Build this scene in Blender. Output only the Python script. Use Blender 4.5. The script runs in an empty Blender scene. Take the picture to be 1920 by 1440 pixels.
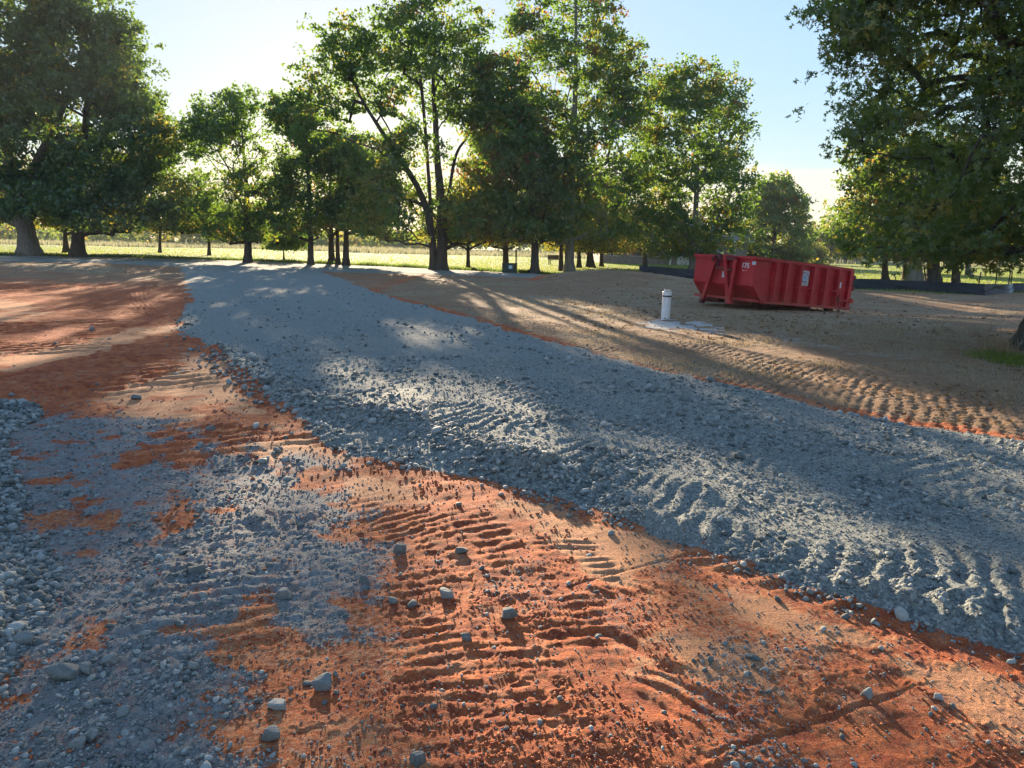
import bpy, math, random
import numpy as np
from mathutils import Matrix, Vector
C = bpy.context.scene.collection
S = bpy.context.scene
rad = math.radians
rng = np.random.default_rng(7)

# ------------------------------------------------------------------ camera
CAM_H = 1.65
FPX = 1371.0                      # focal length in photograph pixels (photograph 1920 wide)
PITCH, ROLL = rad(10.75), rad(1.1)
cF = np.array([0, math.cos(PITCH), -math.sin(PITCH)])
cU0 = np.array([0, math.sin(PITCH), math.cos(PITCH)])
cR0 = np.array([1.0, 0, 0])
cR = math.cos(ROLL)*cR0 + math.sin(ROLL)*cU0
cU = -math.sin(ROLL)*cR0 + math.cos(ROLL)*cU0
cam_d = bpy.data.cameras.new('camera')
cam = bpy.data.objects.new('camera', cam_d)
C.objects.link(cam)
cam_d.sensor_width = 36.0
cam_d.lens = FPX/1920*36.0
cam_d.clip_start = 0.05
cam_d.clip_end = 6000
mw = Matrix.Identity(4)
for i in range(3):
    mw[i][0] = cR[i]; mw[i][1] = cU[i]; mw[i][2] = -cF[i]
mw[0][3], mw[1][3], mw[2][3] = 0, 0, CAM_H
cam.matrix_world = mw
S.camera = cam

# ------------------------------------------------------------------ light
SUN_EL, SUN_AZ = rad(11.4), rad(-12.4)          # azimuth measured from +Y towards +X
sun_dir = np.array([math.sin(SUN_AZ)*math.cos(SUN_EL), math.cos(SUN_AZ)*math.cos(SUN_EL), math.sin(SUN_EL)])
W = bpy.data.worlds.new('World')
S.world = W
W.use_nodes = True
wn = W.node_tree
for n in list(wn.nodes): wn.nodes.remove(n)
wo = wn.nodes.new('ShaderNodeOutputWorld')
wb = wn.nodes.new('ShaderNodeBackground')
sky = wn.nodes.new('ShaderNodeTexSky')
sky.sky_type = 'NISHITA'
sky.sun_disc = False
sky.sun_elevation = SUN_EL
sky.sun_rotation = SUN_AZ
sky.air_density = 1.0
sky.dust_density = 0.25
sky.ozone_density = 2.2
wb.inputs['Strength'].default_value = 0.115
# a low thin cloud bank near the horizon
tc = wn.nodes.new('ShaderNodeTexCoord')
sp = wn.nodes.new('ShaderNodeSeparateXYZ')
wn.links.new(tc.outputs['Generated'], sp.inputs[0])
mp = wn.nodes.new('ShaderNodeMapping'); mp.inputs['Scale'].default_value = (3, 3, 22)
wn.links.new(tc.outputs['Generated'], mp.inputs[0])
cn = wn.nodes.new('ShaderNodeTexNoise'); cn.inputs['Scale'].default_value = 1.6; cn.inputs['Detail'].default_value = 6
wn.links.new(mp.outputs[0], cn.inputs[0])
band = wn.nodes.new('ShaderNodeMapRange')
band.inputs['From Min'].default_value = 0.125; band.inputs['From Max'].default_value = 0.085
wn.links.new(sp.outputs['Z'], band.inputs['Value'])
cr_ = wn.nodes.new('ShaderNodeMapRange')
cr_.inputs['From Min'].default_value = 0.35; cr_.inputs['From Max'].default_value = 0.65
wn.links.new(cn.outputs[0], cr_.inputs['Value'])
mul = wn.nodes.new('ShaderNodeMath'); mul.operation = 'MULTIPLY'
wn.links.new(band.outputs[0], mul.inputs[0]); wn.links.new(cr_.outputs[0], mul.inputs[1])
mul2 = wn.nodes.new('ShaderNodeMath'); mul2.operation = 'MULTIPLY'; mul2.inputs[1].default_value = 0.6
wn.links.new(mul.outputs[0], mul2.inputs[0])
mx = wn.nodes.new('ShaderNodeMix'); mx.data_type = 'RGBA'
mx.inputs['B'].default_value = (3.1, 2.5, 1.8, 1)
wn.links.new(mul2.outputs[0], mx.inputs['Factor'])
# compress the sky's range (bright haze ring round the sun against a darker zenith), keeping its hues
bw = wn.nodes.new('ShaderNodeRGBToBW'); wn.links.new(sky.outputs[0], bw.inputs[0])
pw = wn.nodes.new('ShaderNodeMath'); pw.operation = 'POWER'; pw.inputs[1].default_value = -0.67
wn.links.new(bw.outputs[0], pw.inputs[0])
vm = wn.nodes.new('ShaderNodeVectorMath'); vm.operation = 'SCALE'
wn.links.new(sky.outputs[0], vm.inputs[0]); wn.links.new(pw.outputs[0], vm.inputs['Scale'])
hs = wn.nodes.new('ShaderNodeHueSaturation'); hs.inputs['Saturation'].default_value = .98
wn.links.new(vm.outputs[0], hs.inputs['Color']); wn.links.new(hs.outputs[0], mx.inputs['A'])
wn.links.new(mx.outputs['Result'], wb.inputs['Color'])
wn.links.new(wb.outputs[0], wo.inputs[0])

sl = bpy.data.lights.new('sun', 'SUN')
sl.energy = 5.0
sl.angle = rad(0.5)
sl.color = (1.0, 0.80, 0.56)
so = bpy.data.objects.new('sun', sl)
C.objects.link(so)
so.rotation_euler = Vector((-sun_dir[0], -sun_dir[1], -sun_dir[2])).to_track_quat('-Z', 'Y').to_euler()
so.location = (0, 0, 60)

S.view_settings.view_transform = 'Standard'
S.view_settings.look = 'None'
S.view_settings.exposure = 2.1
S.view_settings.gamma = 1
S.render.engine = 'CYCLES'
cy = S.cycles
cy.max_bounces = 7; cy.diffuse_bounces = 3; cy.glossy_bounces = 2; cy.transmission_bounces = 4
cy.transparent_max_bounces = 4; cy.volume_bounces = 0
cy.sample_clamp_indirect = 6
cy.use_denoising = True

# ------------------------------------------------------------------ helpers
def ray(px, py):
    return cF + (px-960)/FPX*cR + (720-py)/FPX*cU
def macro(x, y):
    """large shapes of the ground"""
    x = np.asarray(x, float); y = np.asarray(y, float)
    sm = lambda a: np.clip(a, 0, 1)**2*(3-2*np.clip(a, 0, 1))
    z = 0.32*sm((-8-x)/28)*sm((y-22)/26)
    z = z - 0.36*np.exp(-(((x-13.5)/5.5)**2+((y-25.5)/5.5)**2))
    z = z + 0.54*np.exp(-(((x-4.4)/3.4)**2+((y-35.6)/2.6)**2))
    z = z + 0.16*np.exp(-(((x-7.5)/2.5)**2+((y-34.0)/2.2)**2))
    return z
def at(px, py):
    d = ray(px, py); z = 0.0
    for _ in range(12):
        t = (z-CAM_H)/d[2]
        z = float(macro(d[0]*t, d[1]*t))
    return np.array([d[0]*t, d[1]*t, z])
def at_depth(px, py, Y):
    d = ray(px, py); t = Y/d[1]
    return np.array([d[0]*t, Y, CAM_H+d[2]*t])
def W2(pts):
    return np.array([at(*p)[:2] for p in pts])

def hsh(ix, iy, s):
    h = (ix.astype(np.int64)*374761393 + iy.astype(np.int64)*668265263 + s*1442695041) & 0xffffffff
    h = ((h ^ (h >> 13))*1274126177) & 0xffffffff
    h = ((h ^ (h >> 16))*2246822519) & 0xffffffff
    return (h >> 8 & 0xffff)/65535.0
def vn(x, y, s=0):
    ix = np.floor(x); iy = np.floor(y); fx = x-ix; fy = y-iy
    fx = fx*fx*(3-2*fx); fy = fy*fy*(3-2*fy)
    a = hsh(ix, iy, s); b = hsh(ix+1, iy, s); c = hsh(ix, iy+1, s); d = hsh(ix+1, iy+1, s)
    return (a*(1-fx)+b*fx)*(1-fy)+(c*(1-fx)+d*fx)*fy
def fbm(x, y, sc, o=4, s=0):
    r = 0; a = 0.5; x = x/sc; y = y/sc
    for i in range(o):
        c_, s_ = math.cos(.6*i), math.sin(.6*i)
        r = r + a*vn(x*c_-y*s_+31.7*i, x*s_+y*c_+17.3*i, s+i*13); x = x*2.03; y = y*2.03; a *= .5
    return r/(1-.5**o)
def ss(a, b, x):
    t = np.clip((x-a)/(b-a), 0, 1); return t*t*(3-2*t)
def poly_sdf(x, y, V, margin=3.0):
    """positive inside"""
    margin = float(margin); out = np.full(x.shape, -margin)
    lo = V.min(0)-margin; hi = V.max(0)+margin
    m = (x > lo[0]) & (x < hi[0]) & (y > lo[1]) & (y < hi[1])
    X = x[m]; Y = y[m]
    if X.size == 0: return out
    d = np.full(X.shape, 1e9); ins = np.zeros(X.shape, bool)
    for i in range(len(V)):
        a = V[i]; b = V[(i+1) % len(V)]
        e = b-a; t = np.clip(((X-a[0])*e[0]+(Y-a[1])*e[1])/(e@e+1e-12), 0, 1)
        d = np.minimum(d, (X-a[0]-t*e[0])**2+(Y-a[1]-t*e[1])**2)
        if a[1] != b[1]:
            c = ((a[1] > Y) != (b[1] > Y)) & (X < (b[0]-a[0])*(Y-a[1])/(b[1]-a[1])+a[0])
            ins ^= c
    d = np.sqrt(d)
    out[m] = np.where(ins, d, -d)
    return np.maximum(out, -margin)
def poly_st(x, y, V, w):
    """distance along and signed distance across a polyline; None-mask outside width w"""
    lo = V.min(0)-w; hi = V.max(0)+w
    m = np.where((x > lo[0]) & (x < hi[0]) & (y > lo[1]) & (y < hi[1]))[0]
    X = x[m]; Y = y[m]
    best = np.full(X.shape, 1e9); S_ = np.zeros(X.shape); T_ = np.zeros(X.shape); acc = 0
    for i in range(len(V)-1):
        a = V[i]; b = V[i+1]; e = b-a; L = math.hypot(*e)
        t = np.clip(((X-a[0])*e[0]+(Y-a[1])*e[1])/(L*L), 0, 1)
        dx = X-a[0]-t*e[0]; dy = Y-a[1]-t*e[1]; d = dx*dx+dy*dy
        k = d < best
        best[k] = d[k]; S_[k] = acc+t[k]*L
        T_[k] = (np.sign(e[0]*dy-e[1]*dx)*np.sqrt(d))[k]
        acc += L
    k = np.abs(T_) < w
    return m[k], S_[k], T_[k], acc
def smooth_line(P, n=6):
    """Catmull-Rom through points"""
    P = np.asarray(P, float); Q = np.vstack([2*P[0]-P[1], P, 2*P[-1]-P[-2]]); out = []
    for i in range(1, len(Q)-2):
        for k in range(n):
            t = k/n
            out.append(.5*((2*Q[i])+(-Q[i-1]+Q[i+1])*t+(2*Q[i-1]-5*Q[i]+4*Q[i+1]-Q[i+2])*t*t+(-Q[i-1]+3*Q[i]-3*Q[i+1]+Q[i+2])*t**3))
    out.append(Q[-2]); return np.array(out)

# ------------------------------------------------------------------ node materials
def mat(name):
    m = bpy.data.materials.new(name); m.use_nodes = True
    nt = m.node_tree
    for n in list(nt.nodes): nt.nodes.remove(n)
    return m, nt
class N:
    def __init__(s, nt): s.nt = nt
    def __call__(s, t, **k):
        n = s.nt.nodes.new('ShaderNode'+t)
        for a, v in k.items(): setattr(n, a, v)
        return n
    def link(s, a, b): s.nt.links.new(a, b)
    def noise(s, scale, detail=4, rough=.55, vec=None, dist=0):
        n = s('TexNoise'); n.inputs['Scale'].default_value = scale; n.inputs['Detail'].default_value = detail
        n.inputs['Roughness'].default_value = rough; n.inputs['Distortion'].default_value = dist
        if vec: s.link(vec, n.inputs['Vector'])
        return n.outputs[0]
    def mix(s, f, a, b, mode='MIX'):
        n = s('Mix', data_type='RGBA', blend_type=mode)
        for k, v in (('Factor', f), ('A', a), ('B', b)):
            i = n.inputs[k]
            if isinstance(v, (int, float)): i.default_value = v
            elif isinstance(v, tuple): i.default_value = v if len(v) == 4 else (*v, 1)
            else: s.link(v, i)
        return n.outputs['Result']
    def rng(s, v, a, b, c=0., d=1.):
        n = s('MapRange'); s.link(v, n.inputs['Value'])
        for k, q in zip(('From Min', 'From Max', 'To Min', 'To Max'), (a, b, c, d)): n.inputs[k].default_value = q
        return n.outputs[0]
    def math(s, op, a, b=0.):
        n = s('Math', operation=op)
        for i, v in enumerate((a, b)):
            if isinstance(v, (int, float)): n.inputs[i].default_value = v
            else: s.link(v, n.inputs[i])
        return n.outputs[0]
    def bump(s, h, dist, strength=1., nrm=None):
        n = s('Bump'); n.inputs['Distance'].default_value = dist; n.inputs['Strength'].default_value = strength
        s.link(h, n.inputs['Height'])
        if nrm: s.link(nrm, n.inputs['Normal'])
        return n.outputs[0]
    def pbr(s, col, rough=.9, nrm=None, metal=0, spec=.3, subs=None):
        b = s('BsdfPrincipled'); o = s('OutputMaterial')
        for k, v in (('Base Color', col), ('Roughness', rough), ('Metallic', metal), ('Specular IOR Level', spec)):
            if isinstance(v, (int, float)): b.inputs[k].default_value = v
            elif isinstance(v, tuple): b.inputs[k].default_value = (*v, 1)
            else: s.link(v, b.inputs[k])
        if nrm: s.link(nrm, b.inputs['Normal'])
        s.link(b.outputs[0], o.inputs[0]); return b
def simple(name, col, rough=.8, var=.25, scale=6, bump=0., metal=0, spec=.3, dirt=None, dirt_amt=.5, coords='Object'):
    m, nt = mat(name); n = N(nt)
    t = n('TexCoord').outputs[coords]
    a = n.noise(scale, 6, .6, t)
    dark = tuple(c*(1-var) for c in col); lite = tuple(min(1, c*(1+var)) for c in col)
    c = n.mix(n.rng(a, .3, .7), dark, lite)
    if dirt:
        b = n.noise(scale*.6, 8, .7, t)
        c = n.mix(n.rng(b, .48, .68, 0, dirt_amt), c, dirt)
    nr = n.bump(n.noise(scale*4, 5, .6, t), bump) if bump else None
    n.pbr(c, rough, nr, metal, spec)
    return m

def ground_mat():
    m, nt = mat('bare_earth_and_gravel'); n = N(nt)
    geo = n('NewGeometry').outputs['Position']
    A = n('Attribute', attribute_name='mA'); B = n('Attribute', attribute_name='mB')
    sa = n('SeparateColor'); n.link(A.outputs['Color'], sa.inputs[0])
    sb = n('SeparateColor'); n.link(B.outputs['Color'], sb.inputs[0])
    gravel, soil, tan_ = sa.outputs; grayd = A.outputs['Alpha']
    straw, lawn, ash = sb.outputs; damp = B.outputs['Alpha']
    n1 = n.noise(1.3, 8, .62, geo); n2 = n.noise(9, 8, .65, geo); n3 = n.noise(60, 6, .65, geo); n4 = n.noise(260, 3, .6, geo)
    br = n.noise(38, 5, .75, geo)
    def crisp(f, k=.75):
        return n.rng(n.math('ADD', f, n.math('MULTIPLY', n.math('SUBTRACT', br, .5), k*1.6)), .40, .60)
    gravel, soil, tan_, grayd, ash = [crisp(q, k_) for q, k_ in ((gravel, .75), (soil, .9), (tan_, 1.1), (grayd, 1.5), (ash, .9))]
    clay = n.mix(n.rng(n1, .3, .7), (.40, .085, .024), (.55, .16, .05))
    clay = n.mix(n.rng(n2, .44, .60, 0, .85), clay, (.25, .045, .018))
    clay = n.mix(n.rng(n.noise(5, 7, .65, geo), .54, .66, 0, .5), clay, (.56, .27, .14))
    clay = n.mix(n.rng(n3, .5, .75, 0, .6), clay, (.52, .23, .11))
    tanc = n.mix(n.rng(n2, .35, .65), (.58, .27, .12), (.47, .215, .115))
    c = n.mix(tan_, clay, tanc)
    soilc = n.mix(n.rng(n1, .3, .7), (.26, .14, .072), (.37, .225, .125))
    soilc = n.mix(n.rng(n2, .4, .7, 0, .7), soilc, (.13, .08, .05))
    soilc = n.mix(n.rng(n3, .52, .7, 0, .6), soilc, (.34, .25, .16))
    c = n.mix(soil, c, soilc)
    gd = n.mix(damp, (.12, .13, .13), (.34, .345, .33))
    gd = n.mix(n.rng(n3, .45, .65, 0, .5), gd, (.24, .22, .20))
    gd = n.mix(n.rng(n2, .46, .66, 0, .55), gd, (.30, .13, .08))
    c = n.mix(grayd, c, gd)
    v = n('TexVoronoi'); v.inputs['Scale'].default_value = 34; n.link(geo, v.inputs['Vector'])
    vc = n('SeparateColor'); n.link(v.outputs['Color'], vc.inputs[0])
    gr = n.mix(damp, (.11, .124, .110), (.41, .435, .385))
    v2 = n('TexVoronoi'); v2.inputs['Scale'].default_value = 85; n.link(geo, v2.inputs['Vector'])
    vc2 = n('SeparateColor'); n.link(v2.outputs['Color'], vc2.inputs[0])
    gr = n.mix(n.math('MULTIPLY', vc.outputs[0], .35), gr, (.17, .185, .17))
    gr = n.mix(n.rng(vc2.outputs[0], .62, .9, 0, .75), gr, (.46, .46, .42))
    gr = n.mix(n.rng(vc2.outputs[1], .60, .9, 0, .75), gr, (.07, .078, .075))
    gr = n.mix(n.rng(n1, .35, .7, 0, .4), gr, (.25, .26, .235))
    gr = n.mix(n.rng(n3, .5, .72, 0, .55), gr, (.13, .15, .15))
    c = n.mix(gravel, c, gr)
    sc_ = n.mix(n.rng(n3, .35, .65), (.25, .175, .10), (.40, .30, .19))
    sc_ = n.mix(n.rng(n2, .5, .7, 0, .7), sc_, (.16, .11, .065))
    c = n.mix(straw, c, sc_)
    ac = n.mix(n.rng(n3, .35, .6), (.22, .21, .20), (.52, .53, .52))
    c = n.mix(ash, c, ac)
    lc = n.mix(n.rng(n1, .3, .7), (.12, .17, .03), (.21, .24, .05))
    lc = n.mix(n.rng(n.noise(.05, 4, .5, geo), .45, .6, 0, .8), lc, (.30, .29, .10))
    c = n.mix(lawn, c, lc)
    c = n.mix(1., c, n.mix(n.rng(n.noise(120, 6, .8, geo), .32, .68), (.62, .62, .62), (1.38, 1.38, 1.38)), 'MULTIPLY')
    h = n.math('ADD', n.math('MULTIPLY', n3, .8), n.math('MULTIPLY', n4, .35))
    h = n.math('SUBTRACT', h, n.math('MULTIPLY', n.math('MULTIPLY', v.outputs['Distance'], gravel), .6))
    nr = n.bump(h, .028, 1.)
    n.pbr(c, .93, nr, 0, .25)
    return m

# ------------------------------------------------------------------ mesh helpers
def link(name, me, material=None, parent=None, smooth=False, **props):
    o = bpy.data.objects.new(name, me); C.objects.link(o)
    if material is not None: me.materials.append(material)
    if smooth: me.polygons.foreach_set('use_smooth', np.ones(len(me.polygons), bool))
    if parent is not None: o.parent = parent
    for k, v in props.items():
        if v: o[k] = v
    return o
def thing(name, label, cat, loc=(0, 0, 0), rotz=0, group=None):
    o = bpy.data.objects.new(name, None); C.objects.link(o)
    o.location = loc; o.rotation_euler = (0, 0, rotz); o.empty_display_size = .2
    o['label'] = label; o['category'] = cat
    if group: o['group'] = group
    return o
def npmesh(name, V, F, attrs=None):
    """V (n,3), F (m,k)"""
    V = np.ascontiguousarray(V, np.float32); F = np.ascontiguousarray(F, np.int32)
    me = bpy.data.meshes.new(name)
    me.vertices.add(len(V)); me.vertices.foreach_set('co', V.ravel())
    k = F.shape[1]
    me.loops.add(F.size); me.loops.foreach_set('vertex_index', F.ravel())
    me.polygons.add(len(F))
    me.polygons.foreach_set('loop_start', np.arange(0, F.size, k, dtype=np.int32))
    for an, arr in (attrs or {}).items():
        at_ = me.attributes.new(an, 'FLOAT_COLOR', 'POINT')
        at_.data.foreach_set('color', np.ascontiguousarray(arr, np.float32).ravel())
    me.update(calc_edges=True)
    return me
class MB:
    """collects simple solids into one mesh"""
    def __init__(s): s.v = []; s.f = []
    def add(s, V, F):
        o = len(s.v); s.v += [tuple(map(float, p)) for p in V]; s.f += [tuple(i+o for i in f) for f in F]; return s
    def box(s, a, b, M=None):
        x0, y0, z0 = a; x1, y1, z1 = b
        V = [(x0,y0,z0),(x1,y0,z0),(x1,y1,z0),(x0,y1,z0),(x0,y0,z1),(x1,y0,z1),(x1,y1,z1),(x0,y1,z1)]
        if M is not None: V = [tuple(M @ Vector(p)) for p in V]
        return s.add(V, [(3,2,1,0),(4,5,6,7),(0,1,5,4),(1,2,6,5),(2,3,7,6),(3,0,4,7)])
    def bar(s, a, b, w, h, up=(0, 0, 1)):
        """rectangular bar from a to b"""
        a = Vector(a); b = Vector(b); d = (b-a).normalized(); u = Vector(up)
        x = d.cross(u)
        if x.length < 1e-4: x = d.cross(Vector((1, 0, 0)))
        x.normalize(); u = x.cross(d)
        V = []
        for p in (a, b):
            for i, j in ((-1,-1),(1,-1),(1,1),(-1,1)): V.append(p+x*(i*w/2)+u*(j*h/2))
        return s.add(V, [(0,1,2,3),(7,6,5,4),(0,4,5,1),(1,5,6,2),(2,6,7,3),(3,7,4,0)])
    def tube(s, P, R, n=10, caps=True):
        P = [Vector(p) for p in P]; R = R if isinstance(R, (list, tuple, np.ndarray)) else [R]*len(P)
        V = []; F = []; x = None
        for i, p in enumerate(P):
            d = (P[min(i+1, len(P)-1)]-P[max(i-1, 0)]).normalized()
            if x is None:
                x = d.cross(Vector((0, 0, 1)))
                if x.length < .05: x = d.cross(Vector((1, 0, 0)))
            x = (x-d*x.dot(d)).normalized(); y = d.cross(x)
            for k in range(n):
                a = 2*math.pi*k/n; V.append(p+(x*math.cos(a)+y*math.sin(a))*R[i])
        for i in range(len(P)-1):
            for k in range(n):
                k2 = (k+1) % n; F.append((i*n+k, i*n+k2, (i+1)*n+k2, (i+1)*n+k))
        if caps: F.append(tuple(range(n-1, -1, -1))); F.append(tuple((len(P)-1)*n+k for k in range(n)))
        return s.add(V, F)
    def lathe(s, prof, n=24, c=(0, 0, 0)):
        V = []; F = []
        for r, z in prof:
            for k in range(n):
                a = 2*math.pi*k/n; V.append((c[0]+r*math.cos(a), c[1]+r*math.sin(a), c[2]+z))
        for i in range(len(prof)-1):
            for k in range(n):
                k2 = (k+1) % n; F.append((i*n+k, i*n+k2, (i+1)*n+k2, (i+1)*n+k))
        F.append(tuple(range(n-1, -1, -1))); F.append(tuple((len(prof)-1)*n+k for k in range(n)))
        return s.add(V, F)
    def prism(s, poly, axis, a, b):
        """poly in the two other axes, extruded along axis from a to b"""
        n = len(poly); V = []
        for q in (a, b):
            for u, w in poly:
                V.append({0: (q, u, w), 1: (u, q, w), 2: (u, w, q)}[axis])
        F = [tuple(range(n-1, -1, -1)), tuple(range(n, 2*n))]+[(i, (i+1) % n, n+(i+1) % n, n+i) for i in range(n)]
        return s.add(V, F)
    def build(s, name, material, parent=None, bevel=0, smooth=False, **props):
        me = bpy.data.meshes.new(name); me.from_pydata(s.v, [], s.f); me.update()
        import bmesh
        bm = bmesh.new(); bm.from_mesh(me); bmesh.ops.recalc_face_normals(bm, faces=bm.faces)
        if bevel: bmesh.ops.bevel(bm, geom=list(bm.edges), offset=bevel, segments=2, affect='EDGES', clamp_overlap=True)
        bm.to_mesh(me); bm.free()
        return link(name, me, material, parent, smooth, **props)

# ================================================================== GROUND
LEFT_EDGE = [(338,500),(350,530),(352,565),(330,618),(380,648),(432,676),(452,705),(500,745),(560,785),(610,835),(700,855),(790,878),(900,898),(1000,925),(1110,950),(1200,985),(1300,1020),(1400,1055),(1500,1100),(1600,1135),(1700,1165),(1920,1235),(2400,1420)]
RIGHT_EDGE = [(2400,905),(1920,826),(1700,793),(1560,768),(1450,742),(1320,712),(1200,690),(1080,655),(960,622),(880,596),(820,580),(750,563),(690,545),(640,522),(600,509)]
ROAD = W2(LEFT_EDGE+RIGHT_EDGE)
FARROAD = W2([(-500,470),(-200,476),(0,480.5),(200,483.5),(400,488.5),(560,494.5),(700,500),(820,505.5),(900,509.5),(1000,514),(1050,517),(1000,521),(900,517),(760,513),(620,510),(500,507),(340,500.5),(200,493.5),(0,490),(-200,486),(-500,480)])
LAWN_LINE = W2([(-700,462),(-200,474),(0,478.5),(200,481.5),(400,486.5),(560,492.5),(700,498),(820,503.5),(900,507.5),(1000,512)])
LAWN_LINE = np.vstack([LAWN_LINE, [[3.2, 40.0], [6.6, 40.6], [11.5, 36.2], [15.5, 33.7], [19.4, 31.0], [22.7, 32.9], [40, 34]]])
GDUST = W2([(-500,790),(0,775),(150,790),(330,800),(470,850),(600,880),(700,915),(745,960),(735,1020),(700,1080),(670,1160),(620,1240),(590,1330),(600,1440),(600,1900),(-900,1900)])
HEAP = W2([(-500,690),(-100,735),(0,747),(60,762),(80,785),(30,812),(30,860),(55,920),(50,990),(125,1050),(120,1120),(95,1190),(30,1265),(0,1330),(-200,1450),(-900,1500)])
TANS = [W2(p) for p in (
    [(180,745),(300,700),(360,655),(430,680),(470,735),(560,800),(620,870),(560,880),(470,840),(380,820),(300,790),(240,770)],
    [(-200,700),(0,668),(160,640),(330,600),(345,615),(200,660),(60,690),(-200,740)],
    [(-100,560),(0,556),(120,585),(0,610),(-200,620)],
    [(600,880),(700,890),(820,905),(830,940),(720,950),(640,930)],
    [(900,930),(1100,960),(1300,1040),(1500,1110),(1700,1180),(1920,1260),(2300,1400),(2300,1560),(1900,1400),(1650,1290),(1400,1190),(1150,1100),(1000,1020)],
    [(1180,1180),(1420,1200),(1560,1260),(1400,1290),(1200,1250)])]
DRY = [W2(p) for p in (
    [(1150,548),(1300,556),(1420,585),(1600,590),(1760,600),(1900,628),(1915,690),(1700,668),(1560,642),(1400,612),(1250,590),(1150,575)],
    [(965,553),(1060,556),(1150,575),(1230,600),(1160,600),(1060,585),(985,570)],
    [(-100,492),(60,494),(170,496),(250,505),(200,513),(120,510),(0,501),(-100,499)],
    [(1560,690),(1760,672),(1920,690),(2100,720),(1920,700)])]
GREEN_P = W2([(1790,668),(1850,652),(1920,668),(2050,690),(2050,720),(1920,694),(1830,682)])
ASH = [W2(p) for p in ([(1190,607),(1235,600),(1300,603),(1370,620),(1340,624),(1250,616)],
    [(1380,618),(1480,630),(1600,655),(1720,672),(1690,676),(1560,655),(1420,632)])]
def TR(pts, w, pitch, amp, kind='lug', ang=0., sharp=1., off=0.):
    return dict(V=smooth_line(W2(pts)), w=w, pitch=pitch, amp=amp, kind=kind, ang=ang, sharp=sharp, off=off)
TRACKS = [
    TR([(560,640),(640,690),(800,768),(1000,838),(1200,905),(1480,1000),(1800,1105),(2300,1260)], .55, .155, .020, 'lug', .35),
    TR([(500,650),(620,740),(760,808),(880,850),(1000,880)], .22, .10, .012, 'lug', .2),
    TR([(760,830),(880,865),(1000,895),(1110,915)], .24, .085, .016, 'lug', -.2),
    TR([(1180,960),(1330,1015),(1500,1075),(1700,1130),(2000,1210)], .30, .17, .016, 'chev', .6),
    TR([(1500,1010),(1700,1070),(1920,1120),(2300,1220)], .34, .18, .014, 'chev', .6),
    TR([(520,590),(700,660),(900,740),(1150,810),(1400,880),(1700,960),(2100,1050)], .30, .05, .006, 'line'),
    TR([(560,560),(720,620),(900,690),(1100,745),(1400,810),(1700,880),(2100,960)], .45, .17, .014, 'lug', -.25),
    TR([(620,540),(760,595),(960,660),(1200,735),(1500,800),(1900,890),(2300,970)], .38, .09, .007, 'line'),
    TR([(455,520),(440,545),(450,570),(500,595)], .28, .10, .016, 'line'),
    TR([(580,530),(515,548),(520,575),(590,600),(680,630)], .28, .10, .016, 'line'),
    TR([(290,530),(262,548),(275,575),(330,600)], .35, .12, .018, 'line'),
    TR([(600,530),(700,570),(880,632),(1100,700),(1350,765),(1650,835),(2000,925)], .5, .075, .008, 'line'),
    TR([(540,540),(640,600),(780,670),(980,745),(1250,820),(1550,900),(1900,990)], .42, .13, .013, 'lug', .3),
    # clay
    TR([(700,900),(830,990),(890,1100),(930,1250),(930,1440),(930,1700)], .40, .092, .0075, 'lug', .1),
    TR([(1050,930),(1080,1050),(1090,1180),(1080,1260)], .22, .085, .009, 'lug', .2),
    TR([(1020,1180),(1150,1140),(1330,1090)], .20, .09, .009, 'lug', .3),
    TR([(960,1420),(1150,1370),(1350,1300),(1560,1235)], .26, .10, .011, 'lug', .35),
    TR([(1280,1440),(1420,1385),(1580,1330),(1720,1280)], .018, 1, .010, 'groove'),
    TR([(1020,1110),(1150,1070),(1300,1030)], .014, 1, .010, 'groove'),
    TR([(960,1200),(1150,1190),(1350,1330),(1460,1440)], .05, 1, .014, 'groove'),
    TR([(480,930),(440,1010),(400,1150),(380,1300)], .40, .12, .010, 'lug', .1),
    TR([(760,960),(500,985),(250,1010),(150,1020)], .25, .15, .016, 'lug', .1),
    TR([(60,600),(100,690),(180,760)], 1.5, .26, .028, 'lug', .05),
    TR([(200,560),(260,640),(330,700),(430,800),(480,870)], .9, .22, .018, 'lug', .1),
    TR([(-300,575),(0,545),(200,530)], 1.2, .35, .03, 'lug', .3),
    # brown soil beyond the road
    TR([(800,566),(930,598),(1060,628),(1250,670),(1450,712),(1650,750),(1920,798),(2300,860)], .95, .14, .020, 'cell'),
    TR([(1180,628),(1350,660),(1550,700),(1750,735),(2000,770)], .6, .15, .017, 'cell'),
    TR([(700,540),(850,575),(1000,600)], .7, .3, .02, 'line'),
    TR([(1040,527),(1160,520),(1220,545)], 1.6, .45, .03, 'cell'),
    TR([(1600,560),(1750,572),(1900,590)], 1.4, .5, .03, 'line'),
]
for t in TRACKS:
    t['ph'] = float(hsh(np.array([t['V'][0][0]*97]), np.array([3.]), 5)[0])*6

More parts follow.
